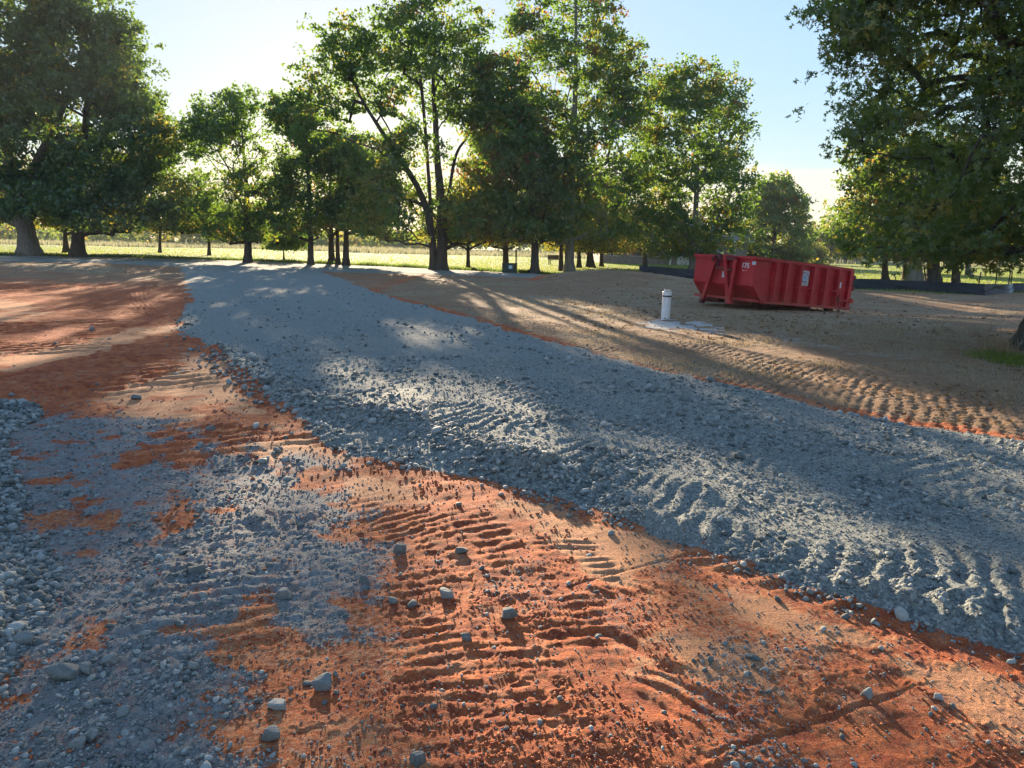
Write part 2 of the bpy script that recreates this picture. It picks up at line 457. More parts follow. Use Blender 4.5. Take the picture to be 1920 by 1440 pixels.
def cells(x, y, sc, seed):
    """nearest feature point: cell tone, offset from its centre"""
    X = x/sc; Y = y/sc; ix = np.floor(X); iy = np.floor(Y)
    bd = np.full(x.shape, 9.); bt = np.zeros(x.shape); bx = np.zeros(x.shape); by = np.zeros(x.shape)
    for i in (-1, 0, 1):
        for j in (-1, 0, 1):
            cx = ix+i; cy_ = iy+j
            px = cx+hsh(cx, cy_, seed)*.9; py = cy_+hsh(cx, cy_, seed+1)*.9
            d = (X-px)**2+(Y-py)**2; k = d < bd
            bd[k] = d[k]; bt[k] = (cx*7.13+cy_*3.71)[k]; bx[k] = (X-px)[k]; by[k] = (Y-py)[k]
    t = np.abs(np.sin(bt*12.9898+seed)*43758.5453); t = t-np.floor(t)
    return t, bx, by, np.sqrt(bd)
def ground_fields(x, y, stones=False):
    r = np.hypot(x, y)
    z = macro(x, y)
    nz = fbm(x, y, 1.1, 4, 3)-.5
    nf = fbm(x, y, .25, 3, 9)-.5
    wob = (nz*.22+nf*.14)*np.clip(r/5, .5, 2.5)
    road = np.maximum(poly_sdf(x, y, ROAD, 3), poly_sdf(x, y, FARROAD, 3))
    gravel = ss(-.05, .07, road+wob)
    lawn_y = np.interp(x, LAWN_LINE[:, 0], LAWN_LINE[:, 1])
    lawn = ss(-.15, .15, y-lawn_y+nz*.6)
    ry = np.interp(x, ROAD[len(LEFT_EDGE):, 0][::-1], ROAD[len(LEFT_EDGE):, 1][::-1])
    soil = ss(-.05, .5, -road+wob)*ss(0, 1, (y-ry)*1.5+.5)*ss(-6, -3.5, x-.0*y)
    soil *= (1-.4*ss(.35, .1, -road)*ss(1, 5, x))
    # brownish far left field
    soil = np.maximum(soil, .6*ss(19, 30, y+nz*8)*ss(-3, -6, x))
    gd = poly_sdf(x, y, GDUST, 2)
    pat = fbm(x, y, .7, 5, 21)
    pat2 = fbm(x, y, .16, 4, 23)
    grayd = ss(-.35, .3, gd+nz*.8)*ss(.38, .58, .55*pat+.45*pat2+.07*ss(0, .8, gd))
    grayd = np.maximum(grayd, .30*ss(.62, .72, fbm(x, y, .45, 4, 33))*ss(8, 3, r))
    heap = poly_sdf(x, y, HEAP, 2)
    hm = ss(-.04, .1, heap+wob*.5)
    gravel = np.maximum(gravel, hm*.9)
    tan_ = np.zeros_like(x)
    for T in TANS: tan_ = np.maximum(tan_, ss(-.15, .25, poly_sdf(x, y, T, 2)+nz*.6+nf*.5))
    tan_ *= ss(.30, .55, fbm(x, y, .5, 5, 41))
    tan_ = np.maximum(tan_, (.45-.3*ss(5, 8, y)*ss(0, -2, x))*ss(.5, .7, fbm(x, y, .9, 5, 55)))
    straw = np.zeros_like(x)
    for i, T in enumerate(DRY): straw = np.maximum(straw, ss(-.4, .4, poly_sdf(x, y, T, 3)+nz*1.2+nf))
    straw *= ss(.3, .5, fbm(x, y, .6, 4, 61)); straw *= (1-gravel)
    straw = np.maximum(straw, (1-gravel)*.6*soil*ss(.5, .65, fbm(x, y*2, 1.6, 5, 63)))
    ash = np.zeros_like(x)
    for T, wa in zip(ASH, (1., .45)): ash = np.maximum(ash, wa*ss(-.3, .2, poly_sdf(x, y, T, 3)+nz*.5+nf*.8))
    ash *= ss(.36, .52, fbm(x, y, .35, 4, 71))
    # relief ------------------------------------------------------
    land = (1-lawn)
    z = z+gravel*0+.055*ss(-.05, .45, road+wob*.6)
    z = z+ss(0, .7, heap+wob)*.11*(.5+fbm(x, y, .4, 3, 77))
    z = z+(fbm(x, y, 2.2, 3, 81)-.5)*.07*land
    z = z+(fbm(x, y, .55, 3, 83)-.5)*.045*land*np.where(soil > .5, .8, 1)*(1-.5*tan_)
    cl = 1-.65*tan_
    fine = (fbm(x, y, .11, 4, 85)-.5)*.022
    rid = (1-np.abs(2*fbm(x, y, .07, 3, 88)-1))
    z = z+land*cl*(fine*(1-.5*gravel)+np.maximum(rid-.78, 0)*.030*(1-gravel)*ss(.42, .6, fbm(x, y, .5, 3, 90)))
    for V, sg, h in RIDGES:
        m, s, t, L = poly_st(x, y, V, sg*3.2)
        z[m] += h*np.exp(-(t/sg)**2)*(.55+.9*vn(s/.35, s*0, 8))*ss(0, .3, s)*ss(0, .3, L-s)
    # tracks
    for T in TRACKS:
        w = T['w']; m, s, t, L = poly_st(x, y, T['V'], w*1.15)
        if len(m) == 0: continue
        jit = (fbm(x[m], y[m], .28, 3, 15)-.5)*T['pitch']*1.1
        edge = ss(w*1.1, w*.8, np.abs(t))*ss(0, .5, s)*ss(0, .5, L-s)
        patch = .12+1.1*ss(.36, .62, fbm(x[m], y[m], w*.8+.15, 4, 17))
        k = T['kind']
        if k == 'lug':
            q = (s+t*math.tan(T['ang'])+jit)/T['pitch']+T['ph']; q = q-np.floor(q)
            h = ss(0, .22, q)*ss(.72, .45, q)-.4
            z[m] += T['amp']*h*edge*patch
        elif k == 'chev':
            q = (s+np.abs(t)*T['ang']+jit)/T['pitch']+T['ph']+(t > 0)*.5; q = q-np.floor(q)
            h = ss(0, .22, q)*ss(.66, .40, q)-.35
            h = h*ss(.0, .04, np.abs(t))
            z[m] += T['amp']*h*edge*patch
        elif k == 'line':
            q = (t+jit*.25)/T['pitch']; h = np.sin(q*2*math.pi)
            z[m] += T['amp']*h*edge*patch*.7
            tan_[m] = np.maximum(tan_[m], 0)
        elif k == 'cell':
            row = np.floor((t+jit*.3)/(T['pitch']*1.05)); q = (s+jit*.5)/T['pitch']+row*.5+vn(row, row*0, 3)*.4; q = q-np.floor(q)
            u = (t+jit*.3)/(T['pitch']*1.05)-row
            h = ss(0, .3, q)*ss(1, .6, q)*ss(0, .25, u)*ss(1, .75, u)-.45
            z[m] += T['amp']*h*edge*(.7+.35*patch)
        else:
            z[m] -= T['amp']*np.exp(-(t/(w*.7))**2)*ss(0, .2, s)*ss(0, .2, L-s)*(.5+.6*vn(s/.2, s*0, 5))
            z[m] += T['amp']*.5*np.exp(-((t-w*1.0)/(w*.35))**2)*ss(0, .2, s)*(vn(s/.06, s*0, 6))
    damp = np.full_like(x, .5)
    # fine long streaks left by grading along the road
    m, s, t, L = poly_st(x, y, ROADLINE, 3.4)
    st_ = fbm(s/1.6, t/.05, 1., 3, 131)-.5
    z[m] += gravel[m]*(1-hm[m])*.020*st_*ss(3.4, 2.6, np.abs(t))
    if stones:
        k = np.where((r < 16) & (np.maximum(gravel, grayd*.9) > .05))[0]
        X, Y = x[k], y[k]; pk = ss(.36, .60, fbm(X, Y, .8, 4, 141))
        for sc, am, sd in ((.052, 1., 151), (.026, .8, 161)):
            tt, bx, by, d = cells(X, Y, sc, sd)
            a = tt*41.; am = am*.45; wgt = np.maximum(gravel[k], .8*grayd[k])*am*(.30+.9*pk)*ss(16, 11, r[k])*(1-.5*ss(.9, 1.6, road[k]))
            keep = ((tt*7.3) % 1 < .6)
            h = (.10+.24*tt+.42*(bx*np.cos(a)+by*np.sin(a)))*sc*np.clip(1.25-d*1.3, 0, 1)
            z[k] += np.where(keep, h, 0)*wgt
            damp[k] = np.where(keep & (d < .55), .5+(tt-.5)*np.clip(wgt*1.6, 0, 1), damp[k])
    return z, dict(gravel=gravel, soil=np.clip(soil, 0, 1), tan=tan_, grayd=grayd, straw=straw, lawn=lawn, ash=ash, damp=damp, heap=hm, road=road, hsd=heap)
ROADLINE = smooth_line(W2([(470,503),(520,550),(600,610),(740,700),(930,775),(1230,850),(1560,935),(1920,1030),(2500,1180)]))
RIDGES = [(smooth_line(W2([(400,655),(470,705),(560,752),(660,785),(760,805),(860,838),(960,872),(1080,905)])), .16, .085),
          (smooth_line(W2([(1130,945),(1250,985),(1400,1040),(1560,1095),(1750,1150),(1950,1205)])), .10, .045),
          (smooth_line(W2([(1210,900),(1400,960),(1600,1020),(1850,1075)])), .14, .025),
          (smooth_line(W2([(640,690),(800,745),(1000,805),(1250,870)])), .10, -.018)]

def build_ground():
    az = np.concatenate([np.arange(-180, -47, 2.5), np.arange(-46, 46.001, .075), np.arange(47.5, 180, 2.5)])
    th = np.arange(46, 11.8, -.085)
    r1 = CAM_H/np.tan(np.radians(th))
    r2 = np.arange(r1[-1]+.05, 21, .055)
    r3 = [r2[-1]]
    while r3[-1] < 62: r3.append(r3[-1]+.06*(r3[-1]/21)**1.6)
    r4 = [r3[-1]]
    while r4[-1] < 1200: r4.append(r4[-1]*1.07)
    R = np.concatenate([[.02, .5, 1.0, 1.3], r1, r2, r3[1:], r4[1:]])
    A, RR = np.meshgrid(np.radians(az), R)
    x = (RR*np.sin(A)).ravel(); y = (RR*np.cos(A)).ravel()
    z, m = ground_fields(x, y, True)
    nr, nc = A.shape
    i = np.arange(nr-1)[:, None]*nc; j = np.arange(nc)[None, :]
    j2 = (j+1) % nc
    F = np.stack([i+j, i+j2, i+nc+j2, i+nc+j], -1).reshape(-1, 4)
    V = np.stack([x, y, z], -1)
    mA = np.stack([m['gravel'], m['soil'], m['tan'], m['grayd']], -1)
    mB = np.stack([m['straw'], m['lawn'], m['ash'], m['damp']], -1)
    cls = np.where(m['lawn'] > .5, 2, np.where((m['gravel'] > .5) & (m['heap'] < .3), 1, 0))[F[:, 0]]
    gm = ground_mat()
    for k, nm in ((0, 'ground'), (1, 'gravel_road'), (2, 'lawn')):
        f = F[cls == k]
        u, inv = np.unique(f, return_inverse=True)
        me = npmesh(nm, V[u], inv.reshape(-1, 4), {'mA': mA[u], 'mB': mB[u]})
        link(nm, me, gm, smooth=True, kind='structure')
build_ground()

def gz(x, y):
    return ground_fields(np.atleast_1d(np.asarray(x, float)), np.atleast_1d(np.asarray(y, float)))[0]

# ------------------------------------------------------------------ stones
def rock_shapes(n, sub, seed):
    import bmesh
    out = []
    r = np.random.default_rng(seed)
    for k in range(n):
        bm = bmesh.new(); bmesh.ops.create_icosphere(bm, subdivisions=sub, radius=1)
        V = np.array([v.co[:] for v in bm.verts]); F = np.array([[v.index for v in f.verts] for f in bm.faces]); bm.free()
        P = r.normal(size=(9, 3)); P = np.vstack([P, [0, 0, 1], [0, 0, -1], [1, .2, .1], [-1, .1, .2]]); P /= np.linalg.norm(P, axis=1)[:, None]; D = r.uniform(.38, .75, 13)
        q = V@P.T; sc = np.where(q > 1e-3, D[None, :]/np.maximum(q, 1e-3), 9).min(1)
        V = V*np.minimum(sc, 1)[:, None]*r.uniform([1, .7, .45], [1.3, 1, .8])
        V = V*1.35; V += r.normal(size=V.shape)*(.006 if sub > 2 else .01)
        out.append((V, F))
    return out
def rand_rot(n, r, flat=.5):
    a = r.uniform(0, 2*np.pi, n); t = r.normal(0, flat, n); u = r.normal(0, flat, n)
    ca, sa, ct, st, cu, su = np.cos(a), np.sin(a), np.cos(t), np.sin(t), np.cos(u), np.sin(u)
    Z = np.zeros(n); O = np.ones(n)
    Rz = np.stack([ca, -sa, Z, sa, ca, Z, Z, Z, O], -1).reshape(-1, 3, 3)
    Rx = np.stack([O, Z, Z, Z, ct, -st, Z, st, ct], -1).reshape(-1, 3, 3)
    Ry = np.stack([cu, Z, su, Z, O, Z, -su, Z, cu], -1).reshape(-1, 3, 3)
    return Rz@Rx@Ry
def scatter(name, x, y, size, material, sub, seed, sink=.25, flat=.5, kindlabel=None, tint=None):
    r = np.random.default_rng(seed)
    shapes = rock_shapes(10, sub, seed)
    z = gz(x, y); n = len(x); sh = r.integers(0, 10, n); Rm = rand_rot(n, r, flat)
    Vs = []; Fs = []; Ts = []; off = 0
    tint = r.uniform(0, 1, (n, 1)) if tint is None else tint
    for k in range(10):
        i = np.where(sh == k)[0]
        if len(i) == 0: continue
        V, F = shapes[k]
        P = np.einsum('nij,vj->nvi', Rm[i], V)*size[i][:, None, None]
        P += np.stack([x[i], y[i], z[i]+size[i]*(.5-sink)], -1)[:, None, :]
        Vs.append(P.reshape(-1, 3)); Fs.append((F[None]+off+(np.arange(len(i))*len(V))[:, None, None]).reshape(-1, 3))
        t = np.repeat(tint[i], len(V), 0); Ts.append(np.concatenate([t, t, t, np.ones_like(t)], 1)); off += len(i)*len(V)
    me = npmesh(name, np.vstack(Vs), np.vstack(Fs), {'tint': np.vstack(Ts)})
    return link(name, me, material, kind='stuff')
def stone_mat(name, a, b, dust, amt=.35):
    m, nt = mat(name); n = N(nt)
    geo = n('NewGeometry').outputs['Position']
    at_ = n('Attribute', attribute_name='tint').outputs['Fac']
    c = n.mix(n.math('POWER', at_, 1.5), a, b)
    c = n.mix(n.rng(n.noise(18, 6, .6, geo), .45, .7, 0, amt), c, dust)
    c = n.mix(n.rng(n.noise(150, 4, .6, geo), .4, .7, 0, .4), c, tuple(q*.6 for q in a))
    nr = n.bump(n.noise(120, 6, .65, geo), .006, .7)
    n.pbr(c, .85, nr, 0, .35); return m
MSTONE = stone_mat('crushed_granite', (.075, .088, .085), (.36, .375, .35), (.36, .33, .29))
MCLOD = stone_mat('clay_clod', (.34, .075, .026), (.54, .19, .075), (.40, .22, .13))

def cand(n, seed, thmax=46, thmin=2.0, azr=45):
    r = np.random.default_rng(seed)
    a = np.radians(r.uniform(-azr, azr, n)); th = np.radians(r.uniform(thmin, thmax, n))
    R = CAM_H/np.tan(th); return R*np.sin(a), R*np.cos(a), R, r
def build_stones():
    # windrow of coarse stone on the left edge of the road + edges
    x, y, R, r = cand(230000, 11)
    f = ground_fields(x, y)[1]
    rd = f['road']
    nz = fbm(x, y, .5, 4, 101)
    V = RIDGES[0][0]
    wind = np.zeros(len(x)); m, s, t, L = poly_st(x, y, V, .5); wind[m] = np.exp(-(t/.28)**2)
    edge = ss(-.16, .02, rd)*ss(.42, .05, rd)*(y < np.interp(x, ROAD[:len(LEFT_EDGE), 0], ROAD[:len(LEFT_EDGE), 1], left=99)+.9)
    heap = f['heap']
    bandV = smooth_line(W2([(1150,870),(1330,890),(1500,955),(1700,1010),(1920,1060),(2200,1120)]))
    band = np.zeros(len(x)); m, s, t, L = poly_st(x, y, bandV, .9); band[m] = np.exp(-(t/.35)**2)*.45
    p = np.maximum.reduce([wind*.95, edge*.5*ss(.3, .6, nz), heap*.95, band*ss(.35, .6, nz),
                           .22*f['gravel']*ss(.42, .62, nz), .17*f['grayd']*ss(.38, .58, nz), 0.006+0*x])
    p = p*np.where(f['lawn'] > .3, 0, 1)*np.where(f['soil'] > .5, .15, 1)*ss(40, 18, R)
    k = r.uniform(size=len(x)) < p
    x, y, R = x[k], y[k], R[k]; hp = heap[k]; wd = wind[k]; n = len(x)
    size = (.006+.013*r.power(.35, n)**1.0)*np.clip(R/3.2, 1, 2.6)
    size *= 1+.30*hp+.30*wd*ss(7, 3, R)
    big = r.uniform(size=n) < .03; size[big] *= 1.7
    near = (R < 4.2) & (size > .018)
    scatter('gravel_near', x[near], y[near], size[near], MSTONE, 2, 21)
    scatter('gravel', x[~near], y[~near], size[~near], MSTONE, 1, 22)
    bpy.data.objects['gravel_near'].name = 'coarse_gravel'
    # fine grit everywhere near
    x, y, R, r = cand(170000, 12, 46, 9)
    f = ground_fields(x, y)[1]
    p = np.maximum.reduce([.5*f['gravel'], .55*f['grayd'], .05+0*x])*(1-.8*f['lawn'])
    k = r.uniform(size=len(x)) < p; x, y, R = x[k], y[k], R[k]
    size = r.uniform(.0022, .006, len(x))*np.clip(R/3, 1, 2.5)
    scatter('fine_gravel', x, y, size, MSTONE, 1, 23, .1)
    # clods
    x, y, R, r = cand(110000, 13, 46, 6)
    f = ground_fields(x, y)[1]
    cl = (1-f['gravel'])*(1-f['soil'])*(1-f['tan']*.75)*(1-.6*f['grayd'])*(1-f['lawn'])
    p = cl*ss(.44, .66, fbm(x, y, .35, 4, 111))*.42
    k = r.uniform(size=len(x)) < p; x, y, R = x[k], y[k], R[k]
    size = (.0025+.009*r.power(.3, len(x)))*np.clip(R/3, 1, 2.2)
    scatter('clay_clods', x, y, size, MCLOD, 1, 24, .2)
build_stones()

ROCKS = [  # px, py, length px, height px, label, tone
    (603,1284,38,34,'upright rounded gray stone standing where gray gravel meets orange clay', .5),
    (521,1319,36,16,'flat pale gray stone lying left of the upright stone', .8),
    (506,1383,32,26,'smooth oval gray stone at the bottom left of the clay', .45),
    (118,1273,60,28,'long wedge-shaped gray stone, the biggest beside the gravel pile', .35),
    (161,1263,26,24,'blocky gray stone touching the long wedge stone', .45),
    (205,1246,28,20,'pale angular stone right of the long wedge stone', .6),
    (45,1205,36,26,'triangular gray stone on the near end of the gravel pile', .5),
    (148,1397,32,18,'low gray stone, left of the pair near the bottom edge', .45),
    (172,1386,26,26,'tilted gray stone, right of the pair near the bottom edge', .5),
    (838,1110,30,15,'flat pale stone casting a shadow on orange clay', .7),
    (951,1156,28,18,'dark rounded gray stone sitting on a clay ridge', .3),
    (873,1196,20,16,'round dark brownish pebble below the dark clay-ridge stone', .2),
    (785,1427,30,22,'dark pointed stone cut by the bottom edge of the clay', .2),
    (752,1029,24,20,'dark angular stone, left of two on the upper clay', .25),
    (866,1031,24,13,'dark slab stone, right of two on the upper clay', .25),
    (535,1116,28,18,'smooth gray stone resting on the gray dusty ground', .5),
    (365,1072,30,16,'dark flat stone on compacted gray gravel', .2),
    (1760,1306,16,13,'small pale round pebble with a long shadow at lower right', .9),
    (680,1088,16,18,'small dark upright stone at the edge of the orange clay', .3),
    (395,806,18,10,'dark stone alone on the pale tan clay', .3),
    (256,750,18,9,'gray stone half buried at the edge of the red clay', .4),
]
def build_rocks():
    sh = rock_shapes(len(ROCKS), 4, 77)
    for (px, py, wpx, hpx, lab, tone), (V, F) in zip(ROCKS, sh):
        p = at(px, py); D = p@cF-CAM_H*cF[2]
        w = wpx*D/FPX; h = hpx*D/FPX
        V = V/ (V.max(0)-V.min(0))
        a = rng.uniform(-.5, .5)
        ca, sa = math.cos(a), math.sin(a)
        V = V*[w*1.05, w*.7, max(h*1.05, w*.3)]
        V = V@np.array([[ca, -sa, 0], [sa, ca, 0], [0, 0, 1]])
        b = rng.uniform(-.25, .25); V = V@np.array([[math.cos(b), 0, -math.sin(b)], [0, 1, 0], [math.sin(b), 0, math.cos(b)]])
        z0 = -V[:, 2].min()*.62
        tint = np.full((len(V), 4), tone)
        me = npmesh('rock', V, F, {'tint': tint})
        o = link('rock', me, MSTONE, label=lab, category='rock')
        o.location = (p[0], p[1], float(gz(p[0], p[1])[0])+z0)
build_rocks()

# ================================================================== DUMPSTER
def paint_mat(name, col, dark, worn):
    m, nt = mat(name); n = N(nt)
    t = n('TexCoord').outputs['Object']
    a = n.noise(2.2, 6, .6, t); b = n.noise(14, 8, .7, t); s_ = n.noise(55, 4, .6, t)
    c = n.mix(n.rng(a, .3, .7), col, dark)
    st = n('Mapping'); st.inputs['Scale'].default_value = (9, 9, .8); n.link(t, st.inputs[0])
    c = n.mix(n.rng(n.noise(1.5, 5, .6, st.outputs[0]), .5, .75, 0, .35), c, worn)
    c = n.mix(n.rng(b, .56, .66, 0, .8), c, dark)
    c = n.mix(n.rng(n.noise(5, 9, .8, t), .58, .66, 0, .75), c, (.12, .035, .02))
    gz_ = n('SeparateXYZ'); n.link(t, gz_.inputs[0])
    c = n.mix(n.math('MULTIPLY', n.rng(gz_.outputs['Z'], .35, -.1), n.rng(n.noise(7, 6, .7, t), .4, .6, 0, .6)), c, (.22, .12, .08))
    c = n.mix(n.rng(s_, .70, .74, 0, .8), c, (.45, .33, .30))
    n.pbr(c, n.rng(a, .3, .7, .42, .62), n.bump(b, .006, .5), 0, .4)
    return m
MRED = paint_mat('red_paint', (.50, .010, .020), (.36, .008, .014), (.46, .06, .07))
MREDD = paint_mat('dark_worn_red_paint', (.17, .010, .018), (.07, .012, .014), (.14, .05, .045))
MBLK = simple('black_rubber_and_grease', (.02, .02, .022), .7, .3, 10)
MSTK = simple('white_sticker', (.62, .60, .62), .5, .12, 30)
MPRINT = simple('dark_print', (.02, .03, .07), .6)
MBLUEP = simple('pale_blue_print', (.36, .50, .66), .5, .1, 20)
MDSTEEL = simple('dull_steel', (.13, .14, .14), .6, .3, 12)
MSTEEL = simple('galvanised_steel', (.38, .40, .40), .45, .3, 12, metal=.6)

def text_mesh(name, txt, size, material, parent, M, bold=.0):
    cu = bpy.data.curves.new(name, 'FONT'); cu.body = txt; cu.size = size; cu.align_x = 'CENTER'; cu.align_y = 'CENTER'
    cu.extrude = .001; cu.offset = bold
    o = bpy.data.objects.new(name, cu); C.objects.link(o)
    dg = bpy.context.evaluated_depsgraph_get()
    me = bpy.data.meshes.new_from_object(o.evaluated_get(dg))
    bpy.data.objects.remove(o); me.transform(M)
    return link(name, me, material, parent)

def build_dumpster():
    L, WD, H, KH, CUT = 4.48, 2.3, 1.168, .389, .384
    root = thing('dumpster', 'dark red roll-off dumpster numbered 175 tilted on the bare slope', 'dumpster')
    Mx = Matrix(((0.8446, -0.5308, 0.0696, 6.7265), (0.5302, 0.8474, 0.0288, 20.8186), (-0.0742, 0.0126, 0.9972, .2536), (0, 0, 0, 1)))
    root.matrix_world = Mx
    T = .03
    prof = [(0, H), (0, KH), (CUT, 0), (L, 0), (L, H)]
    # side walls, floor, front as a hollow shell
    b = MB()
    b.prism(prof, 1, 0, T); b.prism(prof, 1, WD-T, WD)
    b.box((0, T, KH), (T, WD-T, H))
    b.prism([(0, KH), (T, KH), (CUT+T, T), (L, T), (L, 0), (CUT, 0)], 1, T, WD-T)
    b.build('body', MRED, root, bevel=.004)
    # rim
    r = MB()
    for y0, y1 in ((-.055, .05), (WD-.05, WD+.055)): r.box((.055, y0, H-.045), (L+.04, y1, H+.045))
    r.box((-.055, -.055, H-.045), (.052, WD+.055, H+.045))
    r.box((L-.03, .053, H-.04), (L+.035, WD-.053, H+.04))
    r.build('top_rim', MRED, root, bevel=.012)
    # side ribs (far side too)
    for k, x in enumerate((.80, 1.30, 1.90, 2.52, 3.12, 3.74)):
        for s in (0, 1):
            m = MB()
            y0, y1 = (-.13, -.001) if s == 0 else (WD+.001, WD+.13)
            yo, yi = (y0, y1) if s == 0 else (y1, y0)
            poly = [(x-.075, yi), (x-.05, yo), (x+.05, yo), (x+.075, yi)]
            m.prism(poly, 2, .02, H-.05)
            m.build('rib', MRED, root, bevel=.004)
    m = MB(); m.box((CUT-.02, -.14, -.075), (L+.03, .02, -.002)); m.box((CUT-.02, WD-.02, -.075), (L+.03, WD+.10, -.002))
    m.build('bottom_rail', MRED, root, bevel=.008)
    # knee gusset plate on the corner, slightly proud
    # rear door with frame
    d = MB(); d.box((L+.004, .06, .02), (L+.05, WD-.06, H-.06))
    for z in (.15, .45, .75, 1.0): d.box((L+.052, .1, z-.04), (L+.11, WD-.1, z+.04))
    door = d.build('door', MRED, root, bevel=.005)
    for ya, yb in ((-.085, -.002), (WD+.002, WD+.085)):
        p = MB(); p.box((L-.16, ya, .0), (L+.02, yb, H-.05)); p.build('door_post', MRED, root, bevel=.006)
    for z in (.22, .6, .93):
        h = MB(); h.box((L+.02, -.10, z-.05), (L+.12, .03, z+.05)); h.tube([(L+.12, -.05, z-.08), (L+.12, -.05, z+.08)], .028, 8)
        h.build('hinge', MREDD, door)
    # long locking rod on the side
    m = MB(); m.tube([(.66, -.145, .47), (2.0, -.148, .46), (3.66, -.145, .47)], .011, 6); m.build('locking_rod', MRED, root)
    m = MB(); m.bar((3.70, -.12, .2), (4.5, -.12, .2), .04, .05); m.box((4.42, -.15, .14), (4.58, -.09, .26)); m.build('latch_bar', MRED, root, bevel=.004)
    m = MB()
    pts = [(3.84, -.135, .45), (3.80, -.14, .3), (3.86, -.15, .16), (3.78, -.14, .05), (3.9, -.15, -.03), (4.1, -.14, -.08), (4.4, -.13, -.04)]
    for i in range(len(pts)-1):
        a, c = np.array(pts[i]), np.array(pts[i+1]); n_ = max(2, int(np.linalg.norm(c-a)/.05))
        for k in range(n_):
            q = a+(c-a)*(k+.5)/n_; dd = (c-a)/np.linalg.norm(c-a)*.03
            w = .018 if k % 2 else .006
            m.bar(q-dd, q+dd, w, .024-w)
    m.build('chain', MBLK, root)
    m = MB(); m.box((3.72, -.13, .10), (3.80, -.10, .34)); m.box((3.76, -.155, .16), (3.84, -.13, .24)); m.build('ratchet', MREDD, root, bevel=.005)
    # underframe
    m = MB()
    for y in (.68, 1.66):
        m.box((-.05, y-.05, -.185), (3.6, y+.05, -.05))
    for x in (.6, 1.2, 1.8, 2.4, 3.0): m.box((x, .12, -.08), (x+.07, WD-.12, -.003))
    m.build('underframe_rail', MREDD, root, bevel=.004)
    m = MB(); m.box((CUT-.30, .0, -.055), (CUT-.22, WD-.02, .02)); m.bar((CUT-.26, .03, -.015), (CUT+.02, .03, -.04), .055, .06); m.bar((CUT-.26, WD-.06, -.015), (CUT+.02, WD-.06, -.04), .055, .06)
    m.build('front_sill', MRED, root, bevel=.006)
    # hook frame: two long A posts, one shorter outer post, cross bar, hook ring
    X = -.11
    pf = [((X, 1.72, -.12), (X, 1.40, 1.12)), ((X, .71, -.16), (X, 1.06, 1.22)), ((X, .71, -.16), (X, .62, 1.10))]
    for a, c in pf:
        m = MB(); m.bar(a, c, .115, .10, up=(1, 0, 0)); m.build('hook_frame_post', MRED, root, bevel=.006)
    m = MB(); m.bar((X, 1.36, .84), (X, .74, .80), .05, .06); m.bar((X-.0, 1.43, 1.14), (X, .62, 1.12), .09, .10); m.build('cross_bar', MREDD, root, bevel=.005)
    m = MB()
    m.prism([(.52, -.17), (.82, -.17), (.76, .02), (.66, .02)], 0, X-.065, X-.06+.13)
    m.build('foot_gusset', MRED, root, bevel=.004)
    m = MB()
    ring = [(X-.09+.0*k, 1.29+.15*math.cos(a), 1.06+.12*math.sin(a)) for k, a in enumerate(np.linspace(-.3, 3.6, 12))]
    m.tube(ring, .032, 8); m.tube([(X-.04, 1.30, 1.05), (X-.07, 1.24, .92)], .045, 8); m.box((X-.05, 1.15, 1.14), (X+.03, 1.38, 1.24)); m.build('hook_ring', MREDD, root)
    m = MB(); m.bar((X-.02, 1.14, 1.20), (X-.02, 1.40, 1.36), .025, .045); m.build('lever_handle', MDSTEEL, root, bevel=.004)
    for y in (1.76, .71):
        m = MB(); m.tube([(X+.02, y-.06, -.155), (X+.02, y+.06, -.155)], .095 if y > 1 else .05, 18); m.build('front_roller', MREDD, root)
    for y in (.32, 1.98):
        m = MB(); m.tube([(4.04, y-.07, -.135), (4.04, y+.07, -.135)], .115, 20)
        wv = m.build('rear_wheel', MBLK, root)
        m = MB(); m.box((3.93, y-.10, -.13), (4.15, y-.08, -.02)); m.box((3.93, y+.08, -.13), (4.15, y+.10, -.02)); m.build('wheel_bracket', MREDD, root)
    # markings
    def side(u, w, off):   # local side plane, readable from outside (looking along +y)
        return Matrix(((1, 0, 0, u), (0, 0, -1, -off), (0, 1, 0, w), (0, 0, 0, 1)))
    def front(v, w, off):  # front plane looking along +x: text runs towards -y
        return Matrix(((0, 0, -1, -off), (-1, 0, 0, v), (0, 1, 0, w), (0, 0, 0, 1)))
    text_mesh('unit_number', '175', .185, MSTK, root, front(.36, .945, .006), .006)
    for ya, yb in ((.30, .33), (.38, .45)):
        m = MB(); m.box((-.006, ya, .80), (-.003, yb, .818)); m.build('paint_mark', MSTK, root)
    def plate(name, material, M, w, h, t=.004):
        k = MB(); k.box((-w/2, -h/2, 0), (w/2, h/2, t)); o = k.build(name, material, root); o.data.transform(M); return o
    pl_ = plate('white_sticker', MSTK, front(.07, 1.03, .002), .13, .09)
    k = MB(); k.box((-.045, -.03, .005), (-.005, .03, .007)); k.box((.01, -.03, .005), (.05, .0, .007)); o = k.build('print', MBLUEP, pl_); o.data.transform(front(.07, 1.03, .002))
    pl_ = plate('white_sticker', MSTK, front(1.10, .66, .002), .16, .17)
    k = MB()
    for z in (.045, .01, -.03): k.box((-.06, z-.006, .005), (.05, z+.006, .007))
    o = k.build('print', MBLUEP, pl_); o.data.transform(front(1.10, .66, .002))
    pl_ = plate('white_sticker', MSTK, side(3.96, .66, .002), .17, .18)
    k = MB(); k.box((-.01, .02, .005), (.02, .07, .007)); k.box((-.06, -.05, .005), (.05, -.035, .007)); o = k.build('print', MBLUEP, pl_); o.data.transform(side(3.96, .66, .002))
    # company sign: white card, pale blue figure, arched marks and two lines
    SM = side(2.21, .76, .004)
    sg = plate('company_sign', MSTK, SM, .40, .44)
